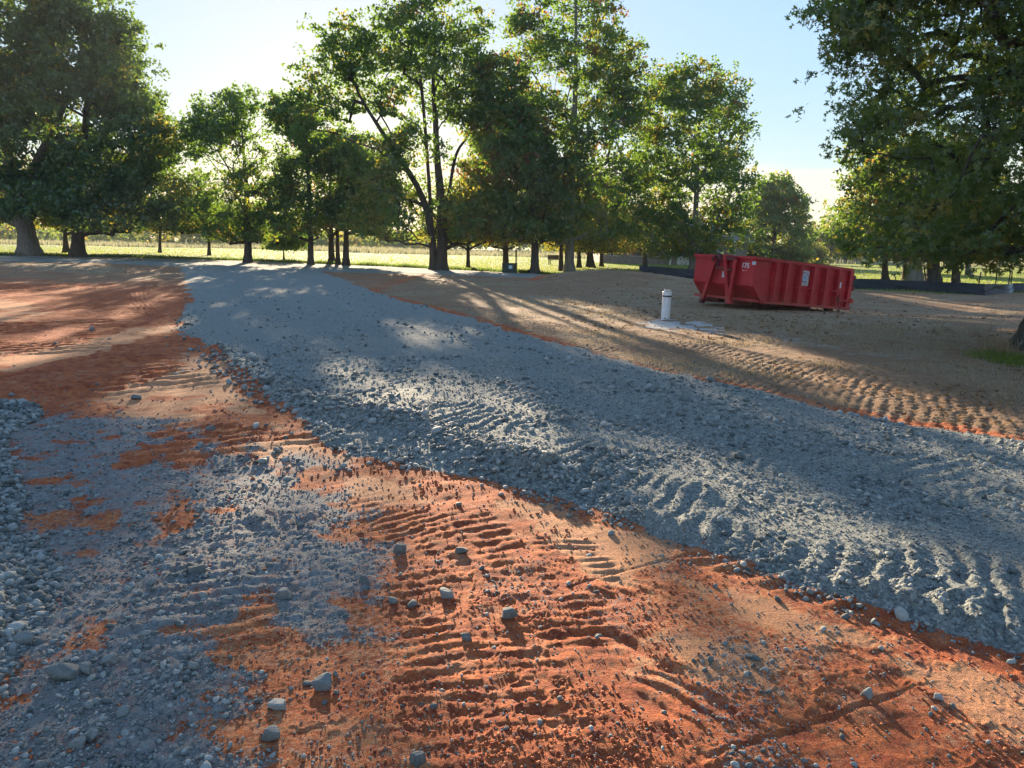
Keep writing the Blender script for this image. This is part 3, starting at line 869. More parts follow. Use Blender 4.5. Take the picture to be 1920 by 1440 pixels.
    k = MB(); k.prism([(-.115, -.07), (.115, -.07), (.085, .05), (.03, .13), (-.03, .13), (-.085, .05)], 2, .005, .007)
    o = k.build('emblem', MBLUEP, sg); o.data.transform(SM)
    k = MB()
    for i in range(11):
        a = math.radians(165-15*i); cx, cz = .17*math.cos(a), -.01+.175*math.sin(a)
        w = .014 if i % 3 else .008; h = .017 if i % 2 else .022
        ca, sa = math.cos(a-math.pi/2), math.sin(a-math.pi/2)
        P = [(cx+u*ca-v*sa, cz+u*sa+v*ca) for u, v in ((-w, -h), (w, -h), (w, h), (-w*.4, h))]
        k.prism(P, 2, .005, .008)
    x = -.15
    for w in (.03, .05, .022, .04, .06, .035):
        k.box((x, -.125, .005), (x+w-.008, -.09, .008)); x += w+.006
    x = -.14
    for w in (.025, .02, .025, .03, .05, .04, .04):
        k.box((x, -.185, .005), (x+w-.008, -.165, .008)); x += w+.006
    k.prism([(-.02, .03), (.012, .03), (.02, .07), (0, .08)], 2, .008, .010); k.prism([(-.015, -.015), (.015, -.015), (.01, .01), (-.012, .008)], 2, .008, .010)
    o = k.build('lettering', MPRINT, sg); o.data.transform(SM)
build_dumpster()

# ================================================================== WELL PIPE, BOXES, FENCE, HOUSE
MPVC = simple('white_pvc', (.66, .68, .70), .45, .1, 8, .002, dirt=(.40, .33, .27), dirt_amt=.35)
MDGREEN = simple('dark_green_enamel', (.020, .042, .034), .5, .3, 4, dirt=(.06, .06, .05))
MLABEL = simple('pale_label', (.45, .62, .72), .5, .1, 20)
MWOOD = simple('weathered_post_wood', (.11, .08, .055), .9, .3, 8, .006)
def build_pipe():
    p = at(1247, 601)
    z0 = float(gz(p[0], p[1])[0])-.02
    root = thing('well_pipe', 'white plastic well pipe with a black band standing in pale ash soil', 'well pipe', (p[0], p[1], z0))
    root.rotation_euler = (0, rad(1.2), 0)
    m = MB(); m.lathe([(.097, -.1), (.097, .582), (.085, .582)], 32); m.build('pipe', MPVC, root, smooth=False)
    m = MB(); m.lathe([(.107, .552), (.107, .582)], 32); m.build('band', MBLK, root)
    m = MB(); m.lathe([(.104, .583), (.104, .66), (.100, .668), (.02, .668)], 32); m.build('cap', MPVC, root, bevel=0)
    m = MB(); m.lathe([(.07, .669), (.07, .683), (.05, .69)], 20); m.tube([(.03, 0, .69), (.03, 0, .72)], .012, 8); m.tube([(.0, .03, .69), (.0, .03, .715)], .012, 8); m.tube([(.055, -.02, .69), (.055, -.02, .725)], .009, 6)
    m.build('seal_bolts', MSTEEL, root)
    m = MB(); m.lathe([(.012, .669), (.026, .675), (.028, .70), (.016, .715), (.004, .716)], 12, (-.055, -.03, 0)); m.build('vent_plug', MSTK, root)
    m = MB(); m.lathe([(.016, -.004), (.016, .004)], 12); o = m.build('hole', MBLK, root); o.rotation_euler = (rad(90), 0, 0); o.location = (-.025, -.0955, .06)
build_pipe()
def build_utility():
    p = at(955.5, 512.5); root = thing('utility_box', 'dark green metal utility box with a pale label on the lawn edge', 'utility box', p, rad(-14))
    m = MB(); m.box((-.38, -.32, 0), (.38, .32, .50)); m.build('cabinet', MDGREEN, root, bevel=.015)
    m = MB(); m.box((-.40, -.34, .50), (.40, .34, .60)); m.build('lid', MDGREEN, root, bevel=.02)
    m = MB(); m.box((.02, -.334, .28), (.24, -.322, .48)); m.build('label', MLABEL, root)
    m = MB(); m.box((-.42, -.36, -.08), (.42, .36, .03)); m.build('pad', simple('concrete', (.25, .24, .22), .9), root)
    m = MB(); m.box((.0, -.345, .1), (.012, -.322, .46)); m.build('door_seam', MBLK, root)
    p = at(994, 513); root = thing('junction_box', 'small low green cable pedestal at the foot of a trunk', 'junction box', p, rad(10))
    m = MB(); m.lathe([(.17, 0), (.16, .18), (.13, .22), (.04, .24)], 4); m.build('housing', MDGREEN, root, bevel=.01)
    m = MB(); m.lathe([(.05, .241), (.05, .262), (.02, .27)], 10); m.build('knob', MBLK, root)
    p = at_depth(968, 470, 52); z = float(macro(p[0], 52)); root = thing('wooden_post', 'thin weathered wooden post behind the green utility box', 'post', (p[0], 52, z))
    m = MB(); m.box((-.05, -.05, -.1), (.05, .05, 1.35)); m.build('post', MWOOD, root, bevel=.01)
    m = MB(); m.box((-.07, -.07, 1.352), (.07, .07, 1.39)); m.build('post_cap', MWOOD, root)
    p = at_depth(1729, 520, 38); root = thing('leaning_stake', 'dark wooden stake leaning beside the pale thick trunk behind the silt fence', 'stake', (p[0]+.12, 38, float(macro(p[0], 38))-.1))
    m = MB(); m.bar((.16, 0, 0), (-.1, 0, 1.15), .07, .05); m.build('shaft', MWOOD, root, bevel=.008)
    m = MB(); m.tube([(-.06, 0, .93), (-.075, 0, 1.0)], .05, 8); m.build('tie', MBLK, root)
    # small garden bench far out on the lawn
    p = at_depth(1040, 499, 66); root = thing('garden_bench', 'tiny dark bench far out on the sunlit lawn', 'bench', (p[0], 66, float(macro(p[0], 66))), rad(20))
    m = MB(); m.box((-.6, -.2, .42), (.6, .2, .47)); m.build('seat', MWOOD, root)
    m = MB(); m.box((-.6, .2, .48), (.6, .24, .85)); m.build('backrest', MWOOD, root)
    for s in (-.5, .5):
        for ya in (-.18, .14):
            m = MB(); m.box((s-.03, ya, 0), (s+.03, ya+.06, .42)); m.build('leg', MWOOD, root)
build_utility()

def build_fence():
    m_, nt = mat('black_woven_silt_fabric'); n = N(nt)
    t = n('TexCoord').outputs['Object']
    c = n.mix(n.rng(n.noise(1.1, 6, .6, t), .35, .7), (.006, .007, .010), (.022, .026, .034))
    a = n('Attribute', attribute_name='pale').outputs['Fac']
    c = n.mix(a, c, (.24, .28, .33))
    c = n.mix(n.rng(n.noise(5, 5, .6, t), .58, .75, 0, .3), c, (.16, .11, .08))
    n.pbr(c, .55, n.bump(n.noise(14, 5, .6, t), .02, .6), 0, .35)
    root = thing('silt_fence', 'long sagging black fabric silt fence along the lawn edge behind the dumpster', 'silt fence')
    px = [(1192,521,505),(1215,524,506),(1262,529,510),(1303,530,511),(1380,533,514),(1450,536,516),(1520,539,520),(1600,541,523),(1680,544,525),(1740,547,528),(1800,551,530),(1843,553,532),(1890,550,534),(1897,548,531),(1920,548,531),(2000,547,530),(2120,546,530)]
    P = np.array([at(a, b) for a, b, c_ in px])
    for i_, q_ in enumerate([(6.55, 38.7), (7.3, 38.3), (8.3, 37.7), (9.4, 37.0), (11.2, 36.0), (12.8, 35.1), (14.2, 34.4)]): P[i_, :2] = q_
    hh = np.array([.66, .66, .62, .58, .56, .54, .52, .50, .52, .52, .52, .52, .38, .42, .42, .42, .42])
    i = np.arange(len(P)); tt = np.linspace(0, len(P)-1, 420)
    X = np.interp(tt, i, P[:, 0]); Y = np.interp(tt, i, P[:, 1]); Hh = np.interp(tt, i, hh)
    Z = gz(X, Y)
    s = np.concatenate([[0], np.cumsum(np.hypot(np.diff(X), np.diff(Y)))])
    V = []; nv = 12
    pale = []
    for k in range(nv):
        f = k/(nv-1)
        fold = (fbm(s*1.0+f*1.6, s*0+f*1.2, .55, 4, 5)-.5)*.22*math.sin(math.pi*min(1, f*1.15+.05))+(fbm(s-f*2.5, s*0, .3, 3, 9)-.5)*.10*math.sin(math.pi*f)
        sag = (fbm(s, s*0, 1.6, 3, 19)-.5)*.12
        V.append(np.stack([X+fold*.5, Y-fold-.12*(1-f), Z+f*(Hh+sag)-.03], -1))
        pl = np.clip((tt-11.8)/.4, 0, 1)*np.clip((13.0-tt)/.25, 0, 1)
        pale.append(np.stack([pl*.8]*3+[pl*0+1], -1))
    V = np.concatenate(V); n_ = len(tt)
    a = np.arange(n_-1)[None]+(np.arange(nv-1)*n_)[:, None]
    F = np.stack([a, a+1, a+n_+1, a+n_], -1).reshape(-1, 4)
    me = npmesh('fabric', V, F, {'pale': np.concatenate(pale)})
    link('fabric', me, m_, root, smooth=True)
    for q in (0.02, 2.2, 4.6, 6.4, 8.0, 9.1, 9.95, 10.8, 11.5, 12.15, 12.95, 14.2):
        x, y = np.interp(q, i, P[:, 0]), np.interp(q, i, P[:, 1]); z = float(gz(x, y)[0])
        m = MB(); tall = .95 if q > 9.3 else .62
        ln = rng.uniform(-.05, .05)
        m.bar((x, y+.09, z-.1), (x+ln, y+.09, z+tall), .035, .035); m.build('stake', MBLK if q > 9 else MWOOD, root)
build_fence()

def build_house():
    MW = simple('pale_brick', (.26, .21, .18), .9, .25, 3, .01); MR = simple('gray_shingles', (.16, .165, .175), .85, .2, 3, .01)
    MG = simple('dark_window_glass', (.02, .03, .04), .1, .2, 2, spec=.6); MT = simple('off_white_trim', (.55, .54, .50), .6)
    a = at_depth(1128, 480, 76); b = at_depth(1400, 480, 76)
    root = thing('house', 'low pale brick house with a gray roof half hidden behind the trees', 'house', (a[0], 76, -.1))
    L = b[0]-a[0]
    m = MB(); m.box((0, 0, 0), (L, 9, 2.7)); wall = m.build('wall', MW, root)
    m = MB(); m.prism([(-.6, 2.6), (9.6, 2.6), (4.5, 5.0)], 0, -.5, L+.5); roof = m.build('roof', MR, root)
    m = MB(); m.box((L*.7, 4.2, 4.4), (L*.7+.9, 5.0, 5.7)); m.build('chimney', MW, roof)
    m = MB(); m.box((-.5, -.68, 2.44), (L+.5, -.61, 2.62)); m.build('gutter', MT, roof)
    for fx in (.06, .2, .36, .66, .84):
        x = L*fx; m = MB(); m.box((x-.06, -.05, .85), (x+1.16, -.002, 2.15)); w = m.build('window', MT, root)
        m = MB(); m.box((x+.02, -.07, .93), (x+.53, -.052, 2.07)); m.box((x+.57, -.07, .93), (x+1.08, -.052, 2.07)); m.build('pane', MG, w)
    m = MB(); m.box((L*.52, -.06, 0), (L*.52+1.0, -.002, 2.1)); dr = m.build('door', MT, root)
    m = MB(); m.box((L*.52+.1, -.08, 1.1), (L*.52+.9, -.062, 2.0)); m.build('pane', MG, dr)
    for k in range(6):
        m = MB(); x = L*(.44+.06*k); m.box((x, -2.2, 0), (x+.16, -2.04, 2.4)); m.build('porch_post', MT, root)
    m = MB(); m.box((L*.42, -2.4, 2.42), (L*.78, -.7, 2.56)); m.build('porch_roof', MR, root)
    rr = np.random.default_rng(5)
build_house()

# ================================================================== TREES
LIT = [W2(p) for p in (  # wanted sun patches on the ground; gaps are cut in the crowns for them
    [(620,690),(800,745),(1000,800),(1250,860),(1450,940),(1700,1050),(2100,1200),(2400,1700),(680,1700),(670,1350),(700,1180),(760,1060),(880,960),(1000,930),(1000,880),(860,830),(720,780),(620,720)],
    [(600,865),(700,875),(840,900),(830,935),(700,945),(610,915)],
    [(180,745),(330,685),(420,675),(520,775),(640,870),(560,890),(430,860),(300,800)],
    [(-150,540),(0,550),(130,560),(150,592),(0,612),(-150,615)],
    [(-100,650),(150,612),(240,588),(345,588),(345,615),(200,652),(-100,715)],
    [(735,612),(830,628),(870,665),(780,660)],
    [(395,570),(500,598),(700,720),(640,705),(520,645)],
    [(465,518),(625,532),(610,560),(480,548)],
    [(1010,558),(1100,564),(1205,588),(1180,598),(1080,582)],
    [(1250,636),(1500,684),(1800,750),(1990,790),(1990,812),(1600,722),(1300,658)],
    [(1600,545),(1700,555),(1850,574),(1840,586),(1650,563)],
    [(1880,575),(2000,590),(2000,600),(1880,590)])]
LITW = [1, 1, .9, .75, .75, .7, .7, .4, .6, .7, .8, .6]
def lit_at(P):
    """how open the sky must be where the ray from P hits the ground (0..1)"""
    t = P[:, 2]/sun_dir[2]
    x = P[:, 0]-t*sun_dir[0]; y = P[:, 1]-t*sun_dir[1]
    o = np.zeros(len(P))
    for L_, w in zip(LIT, LITW): o = np.maximum(o, w*ss(-.35, .0, poly_sdf(x, y, L_, 1)))
    return o*ss(.12, .42, fbm(x, y, .8, 3, 7))

def leaf_mat(name, g1, g2, y1, y2, trans=.5):
    m, nt = mat(name); n = N(nt)
    at_ = n('Attribute', attribute_name='tint'); s_ = n('SeparateColor'); n.link(at_.outputs['Color'], s_.inputs[0])
    c = n.mix(s_.outputs[1], g1, g2)
    c = n.mix(s_.outputs[0], c, y1)
    c = n.mix(s_.outputs[2], c, (.20, .045, .02))
    tcl = n.mix(s_.outputs[0], y2, (.58, .44, .05)); tcl = n.mix(s_.outputs[2], tcl, (.5, .13, .04))
    d = n('BsdfDiffuse'); n.link(c, d.inputs[0])
    t = n('BsdfTranslucent'); n.link(tcl, t.inputs[0])
    g = n('BsdfGlossy'); g.inputs['Roughness'].default_value = .45; g.inputs['Color'].default_value = (.8, .85, .8, 1)
    a = n('MixShader'); a.inputs[0].default_value = trans; n.link(d.outputs[0], a.inputs[1]); n.link(t.outputs[0], a.inputs[2])
    b = n('MixShader'); b.inputs[0].default_value = .05; n.link(a.outputs[0], b.inputs[1]); n.link(g.outputs[0], b.inputs[2])
    o = n('OutputMaterial'); n.link(b.outputs[0], o.inputs[0]); return m
MLEAF = leaf_mat('oak_leaves', (.040, .070, .024), (.065, .130, .036), (.19, .18, .03), (.20, .35, .03), .45)
MLEAFSHADE = leaf_mat('shade_tinted_oak_leaves', (.028, .062, .026), (.060, .115, .038), (.19, .18, .03), (.16, .28, .03), .38)  # oak leaf darkened for the left pair: crown shade put into the colour
MLEAFN = leaf_mat('large_oak_leaves', (.036, .066, .026), (.085, .135, .045), (.20, .19, .03), (.22, .34, .04), .45)
def bark(name, a, b, lichen=None):
    m, nt = mat(name); n = N(nt)
    t = n('TexCoord').outputs['Object']
    mp_ = n('Mapping'); mp_.inputs['Scale'].default_value = (9, 9, 1.6); n.link(t, mp_.inputs[0])
    f = n.noise(1.2, 8, .7, mp_.outputs[0]); c = n.mix(n.rng(f, .35, .65), a, b)
    if lichen: c = n.mix(n.rng(n.noise(3.2, 6, .7, t), .52, .60), c, lichen)
    n.pbr(c, .95, n.bump(f, .05, 1.), 0, .2); return m
MBARK = bark('dark_oak_bark', (.045, .036, .028), (.12, .10, .08))
MBARKG = bark('pale_gray_bark', (.14, .125, .11), (.30, .28, .25))
MBARKL = bark('lichen_covered_bark', (.035, .032, .028), (.09, .085, .07), (.20, .30, .27))

def tube_arrays(P, R, n=6, caps=False):
    P = np.asarray(P, float); R = np.asarray(R, float)
    d = np.gradient(P, axis=0); d /= np.linalg.norm(d, axis=1)[:, None]+1e-9
    x = np.cross(d, [0.13, .31, 1.0] if abs(d[0][2]) < .9 else [1, .1, 0.]); x /= np.linalg.norm(x, axis=1)[:, None]+1e-9
    y = np.cross(d, x); a = np.arange(n)*2*np.pi/n
    V = P[:, None]+R[:, None, None]*(x[:, None]*np.cos(a)[None, :, None]+y[:, None]*np.sin(a)[None, :, None])
    k = len(P); i = np.arange(k-1)[:, None]*n; j = np.arange(n)[None]; j2 = (j+1) % n
    F = np.stack([i+j, i+j2, i+n+j2, i+n+j], -1).reshape(-1, 4)
    return V.reshape(-1, 3), F
class Acc:
    def __init__(s): s.V = []; s.F = []; s.o = 0
    def add(s, V, F): s.V.append(V); s.F.append(F+s.o); s.o += len(V)
    def mesh(s, name, attrs=None): return npmesh(name, np.vstack(s.V), np.vstack(s.F), attrs)

def leaves_mesh(name, cen, nper, sig, size, r, spiky, tint_fn, cull=True, flat=.6, zmin=.3):
    n = len(cen)*nper
    ci = np.repeat(np.arange(len(cen)), nper)
    # leaves sit around small twigs: cluster of sub-centres per clump
    sub = r.normal(size=(len(cen), 7, 3))*np.array([1, 1, flat])*sig[:, None, None]*.85
    pick = r.integers(0, 7, n)
    P = cen[ci]+sub[ci, pick]+r.normal(size=(n, 3))*np.array([1, 1, .8])*(sig[ci]*.31)[:, None]
    k = P[:, 2] > zmin+r.normal(0, .12, n)
    if cull:
        k &= r.uniform(size=n) > 1.0*lit_at(P)
    P = P[k]; ci = ci[k]; n = len(P)
    sz = size*r.uniform(.7, 1.3, n)
    a = r.normal(size=(n, 3)); a[:, 2] -= .35; a /= np.linalg.norm(a, axis=1)[:, None]
    b = np.cross(a, r.normal(size=(n, 3))); b /= np.linalg.norm(b, axis=1)[:, None]
    T = tint_fn(P, ci)
    if not spiky:
        V = np.stack([P-a*sz[:, None]*.5, P+b*sz[:, None]*.30, P+a*sz[:, None]*.5, P-b*sz[:, None]*.30], 1)
        T = np.repeat(T, 4, 0)
    else:
        Q = []
        for ang, l, w in ((0, 1, .16), (.75, .62, .13), (-.75, .62, .13), (1.9, .4, .12), (-1.9, .4, .12)):
            dd = a*math.cos(ang)+b*math.sin(ang); pp = -a*math.sin(ang)+b*math.cos(ang)
            o = P-a*sz[:, None]*.1 if abs(ang) < 1.5 else P-a*sz[:, None]*.25
            if ang == 0: o = P-a*sz[:, None]*.5
            Q.append(np.stack([o, o+dd*(sz*l*.55)[:, None]+pp*(sz*w)[:, None], o+dd*(sz*l)[:, None], o+dd*(sz*l*.55)[:, None]-pp*(sz*w)[:, None]], 1))
        V = np.stack(Q, 1).reshape(-1, 4, 3); T = np.repeat(T, 20, 0)
    F = np.arange(len(V)*4).reshape(-1, 4)
    T = np.concatenate([T, np.ones((len(T), 1))], 1)
    return npmesh(name, V.reshape(-1, 3), F, {'tint': T})

def tree(label, base, prof, trunk, nclump, nper, seed, tr=.25, leaf=.2, sig=.5, yellow=.15, red=.02, bk=None, depth=1.0,
         holes=.35, hole_scale=2.2, group=None, spiky=False, lm=None, extra=None, name='oak_tree', cat='tree', low_yellow=.5, cull=True, trunks=None, dsp=None, sink=.15, prune=None, flare=.45, rise=.35, rw=1.1, rmax=.62):
    """base: (px,py) of the foot or world xyz; prof: [(py, xl, xr)] crown outline at the trunk's distance; trunk: [(px,py)] centre line"""
    nclump = int(nclump*1.4); nper = int(nper*1.35)
    r = np.random.default_rng(seed)
    B = at(*base) if len(base) == 2 else np.array(base, float)
    Y = B[1]
    root = thing(name, label, cat, (B[0], B[1], B[2]-sink), 0, group)
    pr = np.array(sorted(prof)); zz = np.array([at_depth(960, q[0], Y)[2] for q in pr])
    zl = np.array([at_depth(q[1], q[0], Y)[0] for q in pr]); zr = np.array([at_depth(q[2], q[0], Y)[0] for q in pr])
    o_ = np.argsort(zz); zz, zl, zr = zz[o_], zl[o_], zr[o_]
    paths = []
    for tp in (trunks or [trunk]):
        pts = [at_depth(q[0], q[1], Y) for q in tp]
        pts[0] = np.array([pts[0][0], Y, B[2]-sink])
        paths.append(smooth_line(pts, 5))
    # clump centres
    cand_ = []; tries = 0; wmax = (zr-zl).max()
    ox, oy = r.uniform(0, 50, 2)
    while len(cand_) < nclump and tries < nclump*60:
        tries += 1
        h = r.uniform(zz[0], zz[-1]); l = np.interp(h, zz, zl); rr = np.interp(h, zz, zr)
        if r.uniform() > (rr-l)/wmax: continue
        a = r.uniform(0, 2*math.pi); q = r.uniform()**.38
        hw = (rr-l)/2; p = np.array([(l+rr)/2+hw*q*math.cos(a), Y+min(hw*depth, 6.5)*q*math.sin(a), h])
        cand_.append(p)
    cen = np.array(cand_)
    if holes:
        hn = fbm(cen[:, 0]+ox+cen[:, 1]*.6, cen[:, 2]+oy-cen[:, 1]*.3, hole_scale, 3, seed % 50)
        cen = cen[hn > np.quantile(hn, holes*.6)]
    if extra is not None: cen = np.vstack([cen, extra])
    if prune is not None: cen = prune(cen)
    if cull:
        cen = cen[r.uniform(size=len(cen)) > .9*lit_at(cen)]
    # skeleton
    NP = []; NPar = []; Ntr = []
    for ti, path in enumerate(paths):
        for i, p in enumerate(path):
            NP.append(p); NPar.append(-1 if i == 0 else len(NP)-2); Ntr.append(i/(len(path)-1))
    ntrunk = len(NP)
    minh = B[2]+max(1.2, (zz[0]-B[2])*.8)
    NPa = np.zeros((ntrunk+nclump*14+600, 3)); NPa[:ntrunk] = NP; cnt = ntrunk
    par = list(NPar); chains = []
    axis = np.array([np.min(np.linalg.norm(NPa[:ntrunk]-c, axis=1)) for c in cen])
    for ci in np.argsort(axis):
        P = cen[ci]; D = P-NPa[:cnt]; hd = np.hypot(D[:, 0], D[:, 1])
        cost = np.linalg.norm(D, axis=1)+rw*np.maximum(0, NPa[:cnt, 2]-P[2]+rise*hd)+np.where(NPa[:cnt, 2] < minh, 5, 0)
        k = int(np.argmin(cost)); a = NPa[k].copy(); Ln = np.linalg.norm(P-a)
        if Ln < .1: continue
        m = max(2, int(Ln/.55)); ts = np.linspace(0, 1, m+1)[1:, None]
        ctrl = a+(P-a)*.5+np.array([0, 0, .10*Ln])+r.normal(size=3)*.07*Ln
        Q = (1-ts)**2*a+2*ts*(1-ts)*ctrl+ts**2*P
        ids = [k]
        for q in Q:
            NPa[cnt] = q; par.append(ids[-1]); ids.append(cnt); cnt += 1
            if cnt >= len(NPa)-2: break
        chains.append(ids)
        if cnt >= len(NPa)-20: break
    counts = np.zeros(cnt)
    for ids in chains: counts[ids[-1]] += 1
    for i in range(cnt-1, -1, -1):
        if par[i] >= 0: counts[par[i]] += counts[i]
    scale_ = leaf/.2*.5+.5
    rad_ = np.clip(.013*scale_*np.maximum(counts, 1)**.52, .010*scale_, tr*rmax)
    acc = Acc()
    for ids in chains:
        R = rad_[ids].copy(); R[0] = min(R[0], R[1]*1.25)
        acc.add(*tube_arrays(NPa[ids], R, 5))
    off = np.array([B[0], B[1], B[2]-sink])
    me = acc.mesh('branches'); me.transform(Matrix.Translation(-Vector(off)))
    tk = Acc()
    for ti, path in enumerate(paths):
        s = np.linspace(0, 1, len(path)); h = path[:, 2]-B[2]
        r0 = tr*(1, .72, .38, .35)[ti]
        R = r0*(1-.86*s**1.1)+flare*r0*np.exp(-np.maximum(h, 0)/(r0*1.2))
        # resample finely so bark and flare read
        t2 = np.linspace(0, 1, 40)**1.4
        PP = np.stack([np.interp(t2, s, path[:, i]) for i in range(3)], -1)
        RR = np.interp(t2, s, R); RR = RR*(1+.05*np.sin(np.arange(40)*1.7+seed))
        hh = PP[:, 2]-B[2]; RR = np.maximum(RR, r0*(1-.86*t2)+flare*r0*np.exp(-np.maximum(hh, 0)/(r0*1.2)))
        V, F = tube_arrays(PP, RR, 18)
        ang = np.tile(np.arange(18)*2*np.pi/18, 40); hv = np.repeat(np.maximum(hh, 0), 18)
        c0 = np.repeat(PP, 18, 0); k_ = 1+(.16*np.cos(ang*5+seed)*np.exp(-hv/(r0*1.6)))+.05*np.cos(ang*3+hv*2)
        V = c0+(V-c0)*k_[:, None]
        tk.add(V, F)
    mt = tk.mesh('trunk'); mt.transform(Matrix.Translation(-Vector(off)))
    bk = bk or MBARK
    link('trunk', mt, bk, root, smooth=True)
    link('branches', me, bk, root)
    sg = sig*r.uniform(.75, 1.3, len(cen)); zlo, zhi = zz[0], zz[-1]
    cy_ = r.uniform(size=len(cen)); cr_ = r.uniform(size=len(cen)); cb = r.uniform(size=len(cen))
    def tint(P, ci):
        lowf = np.clip(1-(P[:, 2]-zlo)/(zhi-zlo)*2.6, 0, 1)
        y = np.clip((cy_[ci] < yellow+low_yellow*lowf)*r.uniform(.25, .95, len(P))+r.normal(0, .1, len(P)), 0, 1)
        g = np.clip(cb[ci]*.7+r.uniform(0, .45, len(P)), 0, 1)
        rd = (cr_[ci] < red)*r.uniform(.3, 1, len(P))
        return np.stack([y, g, rd], -1)
    lmsh = leaves_mesh('crown', cen, nper, sg, leaf, r, spiky, tint, cull, zmin=zlo+(.3 if not spiky else -.3)); lmsh.transform(Matrix.Translation(-Vector(off)))
    link('crown', lmsh, lm or MLEAF, root)
    return root

GF = 'oaks in the front row beyond the gravel road'
# --- left pair
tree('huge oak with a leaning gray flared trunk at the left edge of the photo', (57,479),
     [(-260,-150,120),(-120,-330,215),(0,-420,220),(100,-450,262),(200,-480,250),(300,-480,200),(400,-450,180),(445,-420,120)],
     [(57,479),(48,430),(30,360),(14,280),(0,180),(-10,60),(-20,-120)], 900, 92, 1, tr=.60, leaf=.26, sig=.62, bk=MBARKG, group=GF, yellow=.02, red=.0, holes=.6, hole_scale=2.8, low_yellow=.05, lm=MLEAFSHADE, trunks=[[(57,479),(48,430),(30,360),(14,280),(0,180),(-10,60),(-20,-120)],[(57,479),(48,430),(60,330),(110,220),(150,120),(170,20)]])
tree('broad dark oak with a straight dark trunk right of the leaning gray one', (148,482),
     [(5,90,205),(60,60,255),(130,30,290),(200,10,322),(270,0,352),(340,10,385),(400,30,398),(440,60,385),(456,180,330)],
     [(148,482),(146,430),(150,340),(160,240),(168,140),(172,50)], 820, 85, 2, tr=.42, leaf=.25, sig=.60, group=GF, yellow=.08, red=.0, holes=.6, hole_scale=2.4, low_yellow=.05, lm=MLEAFSHADE)
tree('small yellowing tree showing between the two big left trunks', at_depth(126,479,62)*[1,1,0]+[0,0,.32],
     [(375,60,200),(400,40,225),(425,40,235),(452,70,220)], [(126,476),(122,440),(124,400)], 90, 70, 3, tr=.26, leaf=.24, sig=.5, yellow=.85, low_yellow=.2, holes=.2, name='small_oak_tree', cull=True)
tree('yellow-green young tree at the far left edge behind the leaning trunk', at_depth(-40,474,66)*[1,1,0]+[0,0,.32],
     [(360,-90,20),(400,-120,40),(440,-110,36)], [(-40,470),(-38,430),(-30,380)], 80, 60, 4, tr=.2, leaf=.25, sig=.5, yellow=.8, holes=.2, name='small_oak_tree')
tree('low yellowing tree behind the gap left of the open round-topped tree', at_depth(392,480,66)*[1,1,0]+[0,0,.2],
     [(392,350,430),(420,330,450),(452,345,440)], [(392,478),(392,440),(392,400)], 90, 60, 51, tr=.16, leaf=.25, sig=.5, yellow=.55, holes=.25, name='small_oak_tree')
tree('small olive tree behind the left boughs, between the big pair and the open tree', at_depth(300,480,70)*[1,1,0]+[0,0,.25],
     [(385,265,340),(420,250,350),(450,262,345)], [(300,478),(300,440),(300,400)], 90, 60, 52, tr=.16, leaf=.26, sig=.5, yellow=.35, holes=.25, name='small_oak_tree')
tree('dark rounded bush on the lawn right of the open round-topped tree', at_depth(532,488,60)*[1,1,0]+[0,0,.1],
     [(440,505,560),(460,495,572),(482,505,565)], [(532,487),(532,470),(532,450)], 60, 60, 53, tr=.08, leaf=.2, sig=.35, yellow=.1, low_yellow=.1, holes=.1, name='bush', cat='bush')
# --- open tree
tree('round-topped oak with an open see-through centre and bare spreading limbs', (465,494),
     [(184,405,480),(205,375,515),(240,352,535),(300,340,545),(360,345,548),(410,360,545),(450,385,520),(468,430,500)],
     [(465,494),(465,440),(463,370),(458,300),(452,230)], 400, 55, 5, tr=.26, leaf=.21, sig=.42, group=GF, yellow=.06, holes=.5, hole_scale=2.6, low_yellow=.25,
     prune=lambda c: c[~((np.hypot((c[:, 0]+20.1)/2.0, (c[:, 2]-5.4)/2.3) < 1) & (rng.uniform(size=len(c)) < .6))])
tree('dark narrow oak, the first trunk right of the open round-topped tree', (583,498),
     [(190,520,570),(235,512,600),(300,505,640),(370,500,650),(430,505,640),(455,540,620)],
     [(583,498),(582,440),(580,360),(574,280),(560,210)], 330, 55, 6, tr=.21, leaf=.21, sig=.45, group=GF, yellow=.08, holes=.4, hole_scale=1.6, low_yellow=.15)
tree('dark oak behind the narrow one with a flared thin trunk', at_depth(622,492,58)*[1,1,0]+[0,0,.05],
     [(230,570,650),(300,560,700),(400,560,710),(442,575,680)], [(622,488),(620,430),(620,340),(625,260)], 240, 50, 7, tr=.24, leaf=.22, sig=.5, yellow=.12, holes=.4, hole_scale=1.6)
tree('thin dark trunk tree standing between two others left of the twin-trunk oak', at_depth(634,492,54)*[1,1,0]+[0,0,.05],
     [(290,590,680),(350,580,700),(440,590,700)], [(634,490),(632,430),(630,340)], 120, 50, 8, tr=.17, leaf=.22, sig=.5, yellow=.2, holes=.2)
tree('dark oak nearest the left side of the twin-trunk oak', (649,499),
     [(250,610,700),(310,600,740),(380,600,760),(430,610,745),(455,640,710)],
     [(649,499),(649,440),(652,350),(660,270)], 300, 55, 9, tr=.23, leaf=.21, sig=.45, group=GF, yellow=.08, holes=.4, hole_scale=1.6, low_yellow=.2)
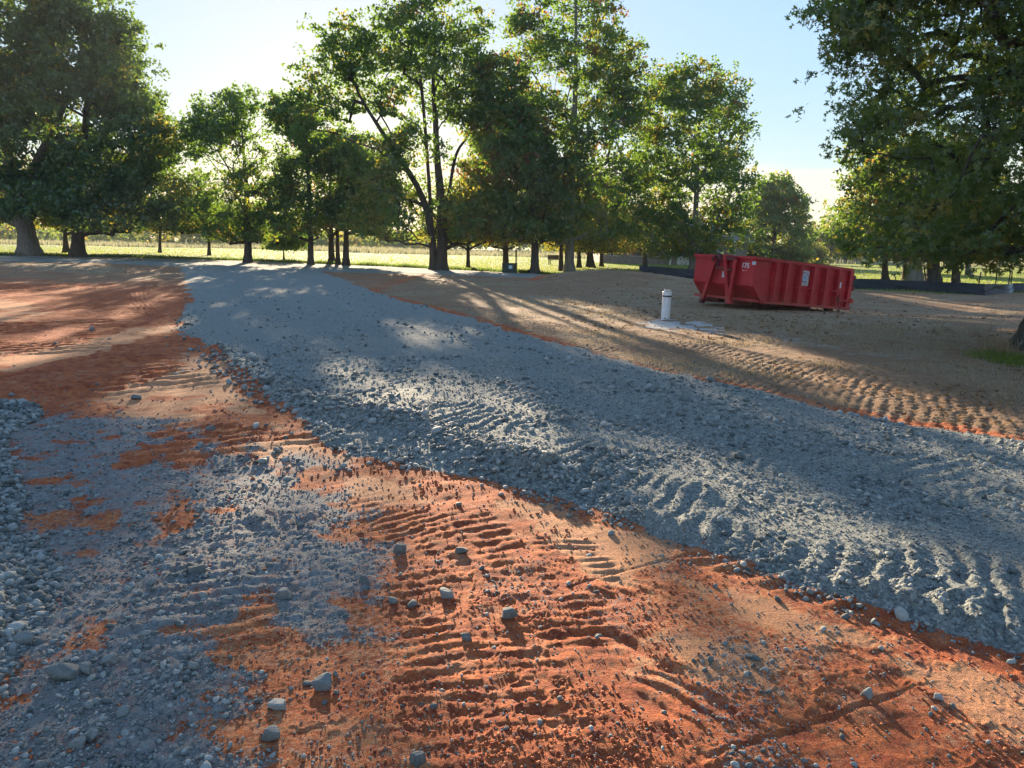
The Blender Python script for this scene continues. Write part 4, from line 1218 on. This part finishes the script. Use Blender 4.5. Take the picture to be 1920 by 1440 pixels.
# --- twin trunk oak with the sun behind it
b = (822,508)
tree('tall twin-trunked oak with one long limb leaning left across the sun', b,
     [(2,735,860),(25,705,905),(80,690,925),(150,690,932),(220,715,930),(300,720,925),(360,680,935),(420,650,940),(462,690,920)],
     None, 560, 55, 10, tr=.34, leaf=.21, sig=.45, group=GF, yellow=.10, holes=.62, hole_scale=2.3, low_yellow=.45,
     trunks=[[(828,508),(829,440),(826,370),(820,300),(816,220),(812,150),(818,70)], [(814,508),(810,450),(792,370),(745,290),(705,230),(670,170),(645,100)],
             [(826,370),(850,310),(880,250),(900,180)], [(816,220),(790,160),(770,100),(760,50)]],
     extra=np.array([at_depth(a_, b_, at(*b)[1])+np.array([0, q, 0]) for a_, b_, q in
         [(rng.uniform(600, 700), rng.uniform(42, 130), rng.uniform(-2, 2)) for _ in range(45)]+
         [(rng.uniform(560, 700), rng.uniform(120, 200), rng.uniform(-2.4, 2.4)) for _ in range(48)]+
         [(rng.uniform(556, 660), rng.uniform(190, 265), rng.uniform(-2, 2)) for _ in range(36)]+
         [(rng.uniform(640, 760), rng.uniform(190, 330), rng.uniform(-2.5, 2.5)) for _ in range(40)]]))
# --- behind and right of it
tree('slim tree with a very thin trunk right of the twin-trunk oak, yellow low leaves', at_depth(878,505,50)*[1,1,0],
     [(300,840,930),(380,820,950),(450,825,945),(466,850,920)], [(878,505),(878,440),(880,350)], 150, 50, 11, tr=.14, leaf=.2, sig=.45, yellow=.5, holes=.3, name='small_oak_tree')
tree('mid oak behind the green utility box', at_depth(949,508,52)*[1,1,0],
     [(200,900,990),(280,885,1010),(360,880,1015),(430,885,1010),(466,900,1000)], [(949,505),(948,440),(950,350),(955,250)], 230, 50, 12, tr=.22, leaf=.21, sig=.45, yellow=.3, holes=.25)
tree('dark oak with a short straight trunk right of the utility box', (1003,513),
     [(105,915,965),(140,890,985),(200,882,1010),(280,880,1050),(360,890,1070),(430,905,1075),(462,930,1050)],
     [(1003,513),(1003,450),(998,370),(985,280),(960,180)], 420, 52, 13, tr=.25, leaf=.2, sig=.42, group=GF, yellow=.12, red=.05, holes=.3, low_yellow=.35)
tree('slender dark trunk left of the pale straight trunk, orange low leaves', at_depth(1052,508,50)*[1,1,0],
     [(330,1000,1080),(400,990,1095),(455,1010,1085)], [(1052,508),(1052,450),(1050,380)], 120, 50, 14, tr=.17, leaf=.2, sig=.42, yellow=.55, red=.06, holes=.3)
tree('tallest central oak with a pale straight gray trunk', (1067,511),
     [(-70,1010,1110),(-20,965,1150),(30,950,1165),(90,945,1168),(150,950,1185),(230,940,1212),(300,935,1222),(370,938,1212),(430,945,1200),(458,985,1150)],
     [(1067,511),(1069,440),(1072,350),(1076,250),(1079,150),(1080,50),(1078,-40)], 620, 58, 15, tr=.30, leaf=.2, sig=.42, bk=MBARKG, group=GF, yellow=.14, red=.03, holes=.5, hole_scale=1.9, low_yellow=.15,
     extra=np.array([at_depth(a_, b_, at(1067,511)[1])+np.array([0, q, 0]) for a_, b_, q in
         [(rng.uniform(1165, 1208), rng.uniform(62, 140), rng.uniform(-1, 1)) for _ in range(16)]+[(rng.uniform(1150, 1222), rng.uniform(125, 220), rng.uniform(-1.5, 1.5)) for _ in range(28)]]))
for (px, d, lab, sd, tr_) in ((1086, 58, 'thin dark trunk just right of the pale straight trunk', 16, .18), (1107, 60, 'thicker dark trunk, second right of the pale straight trunk', 17, .30),
                         (1128, 62, 'thin dark trunk in front of the left end of the low house', 18, .17), (1210, 66, 'young tree with yellow low leaves in front of the low house', 19, .2)):
    tree(lab, at_depth(px, 505, d)*[1, 1, 0], [(330, px-70, px+70), (400, px-85, px+85), (455, px-75, px+80), (476, px-40, px+50)],
         [(px, 500), (px, 450), (px+3, 370)], 150, 50, sd, tr=tr_, leaf=.21, sig=.5, yellow=.55, red=.04, holes=.3, name='small_oak_tree' if tr_ < .25 else 'oak_tree')
tree('full oval oak with a gray trunk behind the left end of the dumpster', (1298,513),
     [(118,1255,1360),(150,1215,1392),(200,1200,1400),(260,1190,1402),(310,1183,1414),(370,1180,1405),(420,1185,1395),(462,1205,1380),(486,1225,1330)],
     [(1298,513),(1302,440),(1306,360),(1308,270),(1305,180)], 560, 55, 20, tr=.26, leaf=.2, sig=.42, bk=MBARKG, group=GF, yellow=.16, holes=.42, hole_scale=1.7, low_yellow=.35,
     extra=np.array([at_depth(rng.uniform(1320, 1415), rng.uniform(385, 468), 50)+np.array([0, rng.uniform(-2, 2), 0]) for _ in range(34)]))
# --- middle distance, right
tree('mid-distance rounded tree rising behind the dumpster', at_depth(1452,500,78)*[1,1,0],
     [(325,1435,1475),(350,1415,1500),(400,1395,1512),(450,1385,1520),(492,1395,1515)], [(1452,497),(1452,440),(1455,370)], 300, 55, 21, tr=.3, leaf=.3, sig=.55, yellow=.2, holes=.35, hole_scale=2.6, low_yellow=.6)
tree('low yellow tree behind the right half of the dumpster', at_depth(1512,500,92)*[1,1,0],
     [(448,1503,1530),(470,1495,1545),(494,1492,1550)], [(1512,500),(1514,470)], 70, 50, 22, tr=.15, leaf=.34, sig=.5, yellow=.95, low_yellow=.5, holes=.1, name='small_oak_tree')
tree('hazy pale tree left of the big right-hand oak', at_depth(1565,500,110)*[1,1,0],
     [(412,1545,1590),(440,1525,1610),(480,1520,1620)], [(1565,500),(1565,440)], 150, 50, 23, tr=.25, leaf=.42, sig=.8, yellow=.5, low_yellow=.3, holes=.2)
GR = 'trunks behind the right part of the silt fence'
for (px, py, d, tr_, lab, sd, bk_) in ((1661, 524, 42, .19, 'short trunk, leftmost behind the right part of the silt fence', 31, MBARK),
        (1702, 523, 44, .24, 'dark trunk hidden partly behind the thick pale one', 32, MBARK),
        (1718, 528, 38, .36, 'thick pale gray trunk behind the silt fence', 33, MBARKG),
        (1753, 529, 38, .33, 'dark flared trunk right of the thick pale one', 34, MBARK),
        (1794, 529, 39, .19, 'slim dark flared trunk, rightmost close behind the fence', 35, MBARK),
        (1816, 512, 58, .22, 'far small trunk on the sunlit lawn at right', 36, MBARKG)):
    f = 38/d
    tree(lab, at_depth(px, 528, d)*[1, 1, 0]+[0, 0, float(macro(at_depth(px, 528, d)[0], d))], [(250, px-60*f, px+60*f), (330, px-95*f, px+95*f), (410, px-110*f, px+110*f), (458, px-95*f, px+100*f), (480, px-50*f, px+60*f)],
         [(px, 520), (px-2, 470), (px+2, 380), (px, 290)], 170, 45, sd, tr=tr_, leaf=.19, sig=.42, yellow=.3, low_yellow=.5, holes=.3, bk=bk_, group=GR)
# --- near tree, right edge
pS = at(1952, 654); bS = np.array([pS[0], pS[1], 0.0]); bS[2] = float(gz(bS[0], bS[1])[0])
ex = [(rng.uniform(1552, 1640), rng.uniform(-30, 40), rng.uniform(-1, 0)) for _ in range(22)]+[(rng.uniform(1572, 1622), rng.uniform(40, 125), rng.uniform(-1, 0)) for _ in range(18)]+[(rng.uniform(1640, 1760), rng.uniform(-60, 10), rng.uniform(-1, 0)) for _ in range(26)]
tree('near oak at the right edge with a mossy flared trunk and low sweeping boughs', tuple(bS),
     [(-700,1900,2300),(-500,1760,2500),(-250,1650,2600),(-60,1560,2600),(-10,1690,2600),(60,1705,2600),(120,1650,2600),(160,1600,2600),(200,1582,2600),(300,1584,2600),(345,1612,2600),(395,1590,2600),(435,1588,2550),(458,1610,2450),(472,1700,2350)],
     [(1952,654),(1966,560),(1985,400),(2010,200),(2038,0),(2075,-300),(2100,-560)], 1300, 62, 40, tr=.30, leaf=.105, sig=.27, yellow=.07, red=.02, spiky=True, lm=MLEAFN, holes=.5, hole_scale=1.1, depth=.7, bk=MBARKL, low_yellow=.06,
     extra=np.array([at_depth(a_, b_, 12.6)+np.array([0, q, 0]) for a_, b_, q in ex]), sink=.1, flare=.8, rise=-.35, rw=.5, rmax=.3)

# far woods: one mass
def far_woods():
    r = np.random.default_rng(3); cen = []
    for i in range(1500):
        px = r.uniform(-500, 1000); Y = r.uniform(150, 200)
        top = 418+12*math.sin(px/90.)+r.uniform(-6, 8)+(12 if px > 560 else 0)
        cen.append(at_depth(px, r.uniform(top, 462), Y))
    for i in range(1100):
        px = r.uniform(1000, 2600); Y = r.uniform(170, 240)
        top = 430+18*math.sin(px/70.)+r.uniform(-8, 8)
        if 1510 < px < 1680: top -= 26*math.sin((px-1510)/170*math.pi)
        cen.append(at_depth(px, r.uniform(top, 486), Y))
    cen = np.array(cen); cen[:, 2] = np.maximum(cen[:, 2], .5)
    t = lambda P, ci: np.stack([r.uniform(0, .9, len(P))*(vn(P[:, 0]/9, P[:, 1]/9, 4) > .55), r.uniform(0, 1, len(P)), r.uniform(0, .25, len(P))], -1)
    me = leaves_mesh('far_woods', cen, 26, np.full(len(cen), 1.2), .9, r, False, t, False)
    link('far_woods', me, MLEAF, kind='stuff')
far_woods()

# ================================================================== GRASS
def grass_mat(name, g, y, tr):
    m, nt = mat(name); n = N(nt)
    f = n('Attribute', attribute_name='tint').outputs['Fac']
    c = n.mix(f, g, y); t_ = n.mix(f, tuple(min(1, q*2.2) for q in g), tuple(min(1, q*1.3) for q in y))
    d = n('BsdfDiffuse'); n.link(c, d.inputs[0]); t = n('BsdfTranslucent'); n.link(t_, t.inputs[0])
    a = n('MixShader'); a.inputs[0].default_value = tr; n.link(d.outputs[0], a.inputs[1]); n.link(t.outputs[0], a.inputs[2])
    o = n('OutputMaterial'); n.link(a.outputs[0], o.inputs[0]); return m
MGR = grass_mat('green_grass', (.06, .115, .025), (.30, .32, .05), .5)
MSTR = grass_mat('dry_straw', (.20, .15, .09), (.42, .32, .20), .3)
MTALL = grass_mat('pale_tall_field_grass', (.20, .20, .11), (.36, .33, .20), .3)
def blades(name, x, y, h, w, material, seed, lean=.4, tint=None):
    r = np.random.default_rng(seed); n = len(x); z = gz(x, y)
    a = r.uniform(0, 2*np.pi, n); d = np.stack([np.cos(a), np.sin(a), a*0], -1); s = np.stack([-np.sin(a), np.cos(a), a*0], -1)
    B = np.stack([x, y, z-.005], -1); ln = r.uniform(0, lean, n)[:, None]
    M_ = B+np.array([0, 0, 1])*(h*.55)[:, None]+d*(h[:, None]*ln*.35); T_ = B+np.array([0, 0, 1])*(h*(1-.5*ln[:, 0]))[:, None]+d*(h[:, None]*ln)
    W_ = w[:, None]
    V = np.stack([B-s*W_*.5, B+s*W_*.5, M_+s*W_*.4, M_-s*W_*.4, T_+s*W_*.08, T_-s*W_*.08], 1)
    F = np.array([[0, 1, 2, 3], [3, 2, 4, 5]])[None]+(np.arange(n)*6)[:, None, None]
    t = (r.uniform(0, 1, n) if tint is None else tint); t = np.repeat(t, 6)[:, None]
    me = npmesh(name, V.reshape(-1, 3), F.reshape(-1, 4), {'tint': np.concatenate([t, t, t, t*0+1], 1)})
    return link(name, me, material, kind='stuff')
def build_grass():
    r = np.random.default_rng(8)
    # lawn
    n = 150000; a = np.radians(r.uniform(-42, 42, n)); th = np.radians(r.uniform(.75, 3.4, n)); R = CAM_H/np.tan(th)
    x, y = R*np.sin(a), R*np.cos(a); ly = np.interp(x, LAWN_LINE[:, 0], LAWN_LINE[:, 1]); k = y > ly-.15
    x, y, R = x[k], y[k], R[k]
    blades('lawn_grass', x, y, r.uniform(.05, .12, len(x)), .02*R/30*r.uniform(.6, 1.4, len(x)), MGR, 31, tint=np.clip(.25+.6*fbm(x, y, 9, 4, 5)+r.normal(0, .15, len(x)), 0, 1))
    # rough verge between lawn and far gravel strip
    n = 16000; x = r.uniform(-48, 5, n); y = np.interp(x, LAWN_LINE[:, 0], LAWN_LINE[:, 1])+r.normal(.1, .35, n)
    blades('verge_grass', x, y, r.uniform(.10, .28, n)*(.4+fbm(x, y, 1.2, 3, 2)), np.full(n, .035), MGR, 32, tint=r.uniform(0, .45, n))
    # tall pale field grass far out
    n = 90000; x = r.uniform(-130, 130, n); y = r.uniform(95, 160, n); k = np.abs(x) < y*.85; x, y = x[k], y[k]; k = y+fbm(x, y, 25, 3, 6)*30+x*.12 > 118; x, y = x[k], y[k]
    blades('field_grass', x, y, r.uniform(.25, .8, len(x))*(.4+1.1*fbm(x, y, 6, 3, 4)), np.full(len(x), .13), MTALL, 33, .3)
    # straw and low dry grass on the bare ground
    for nm, seed, nn in (('dry_grass', 34, 420000),):
        x, y, R, q = cand(nn, seed, 13, 1.8)
        f = ground_fields(x, y)[1]; p = f['straw']*1.0*ss(.3, .55, fbm(x, y, .5, 3, 12))
        k = q.uniform(size=nn) < p*.75; x, y, R = x[k], y[k], R[k]
        blades(nm, x, y, q.uniform(.025, .10, len(x)), .005*np.clip(R/8, 1, 4), MSTR, seed, 1.2)
    # green clumps by the near tree
    x, y, R, q = cand(500000, 35, 12, 6)
    d = poly_sdf(x, y, GREEN_P, 2)+(fbm(x, y, .6, 3, 14)-.5)*.9; k = (q.uniform(size=len(x)) < ss(-.1, .5, d)*.9); x, y, R = x[k], y[k], R[k]
    blades('green_grass', x, y, q.uniform(.03, .13, len(x)), np.full(len(x), .007), MGR, 35, .9, tint=q.uniform(0, .6, len(x)))
    # tall dry tuft
    p = at(1872, 662); n = 220; q = np.random.default_rng(6); rr = q.uniform(0, .22, n)**.8; a = q.uniform(0, 2*np.pi, n)
    o = blades('grass_tuft', p[0]+rr*np.cos(a), p[1]+rr*np.sin(a), q.uniform(.15, .45, n), np.full(n, .007), MSTR, 36, 1.0)
    del o['kind']; o['label'] = 'tall pale dry grass tuft at the foot of the mossy trunk'; o['category'] = 'grass tuft'
    # fallen leaves
    x, y, R, q = cand(30000, 37, 14, 2.2)
    f = ground_fields(x, y)[1]; k = (f['soil'] > .5) & (x > 1) & (q.uniform(size=len(x)) < .5*ss(.4, .6, fbm(x, y, 2, 3, 3))); x, y = x[k], y[k]; n = len(x)
    z = gz(x, y); a = q.uniform(0, 6.28, n); s = q.uniform(.03, .06, n)[:, None]*np.clip(np.hypot(x, y)/14, .7, 1.6)[:, None]
    A = np.stack([np.cos(a), np.sin(a), q.normal(0, .3, n)], -1); B_ = np.stack([-np.sin(a), np.cos(a), q.normal(0, .3, n)], -1); P = np.stack([x, y, z+.012], -1)
    V = np.stack([P-A*s, P+B_*s*.5, P+A*s, P-B_*s*.5], 1).reshape(-1, 3)
    t = np.repeat(q.uniform(0, 1, n), 4)[:, None]
    me = npmesh('leaf_litter', V, np.arange(4*n).reshape(-1, 4), {'tint': np.concatenate([t, t, t, t*0+1], 1)})
    link('leaf_litter', me, grass_mat('fallen_leaves', (.12, .06, .03), (.30, .19, .09), .2), kind='stuff')
build_grass()

# ================================================================== HAZE
def build_haze():
    m, nt = mat('morning_mist'); n = N(nt)
    v = n('VolumePrincipled'); v.inputs['Color'].default_value = (.93, .95, 1, 1); v.inputs['Density'].default_value = HAZE
    v.inputs['Anisotropy'].default_value = .0
    o = n('OutputMaterial'); n.link(v.outputs[0], o.inputs['Volume'])
    b_ = MB(); b_.box((-1400, -1400, -1.6), (1400, 1400, 34)); b_.build('haze', m, kind='stuff')
HAZE = .00045
build_haze()
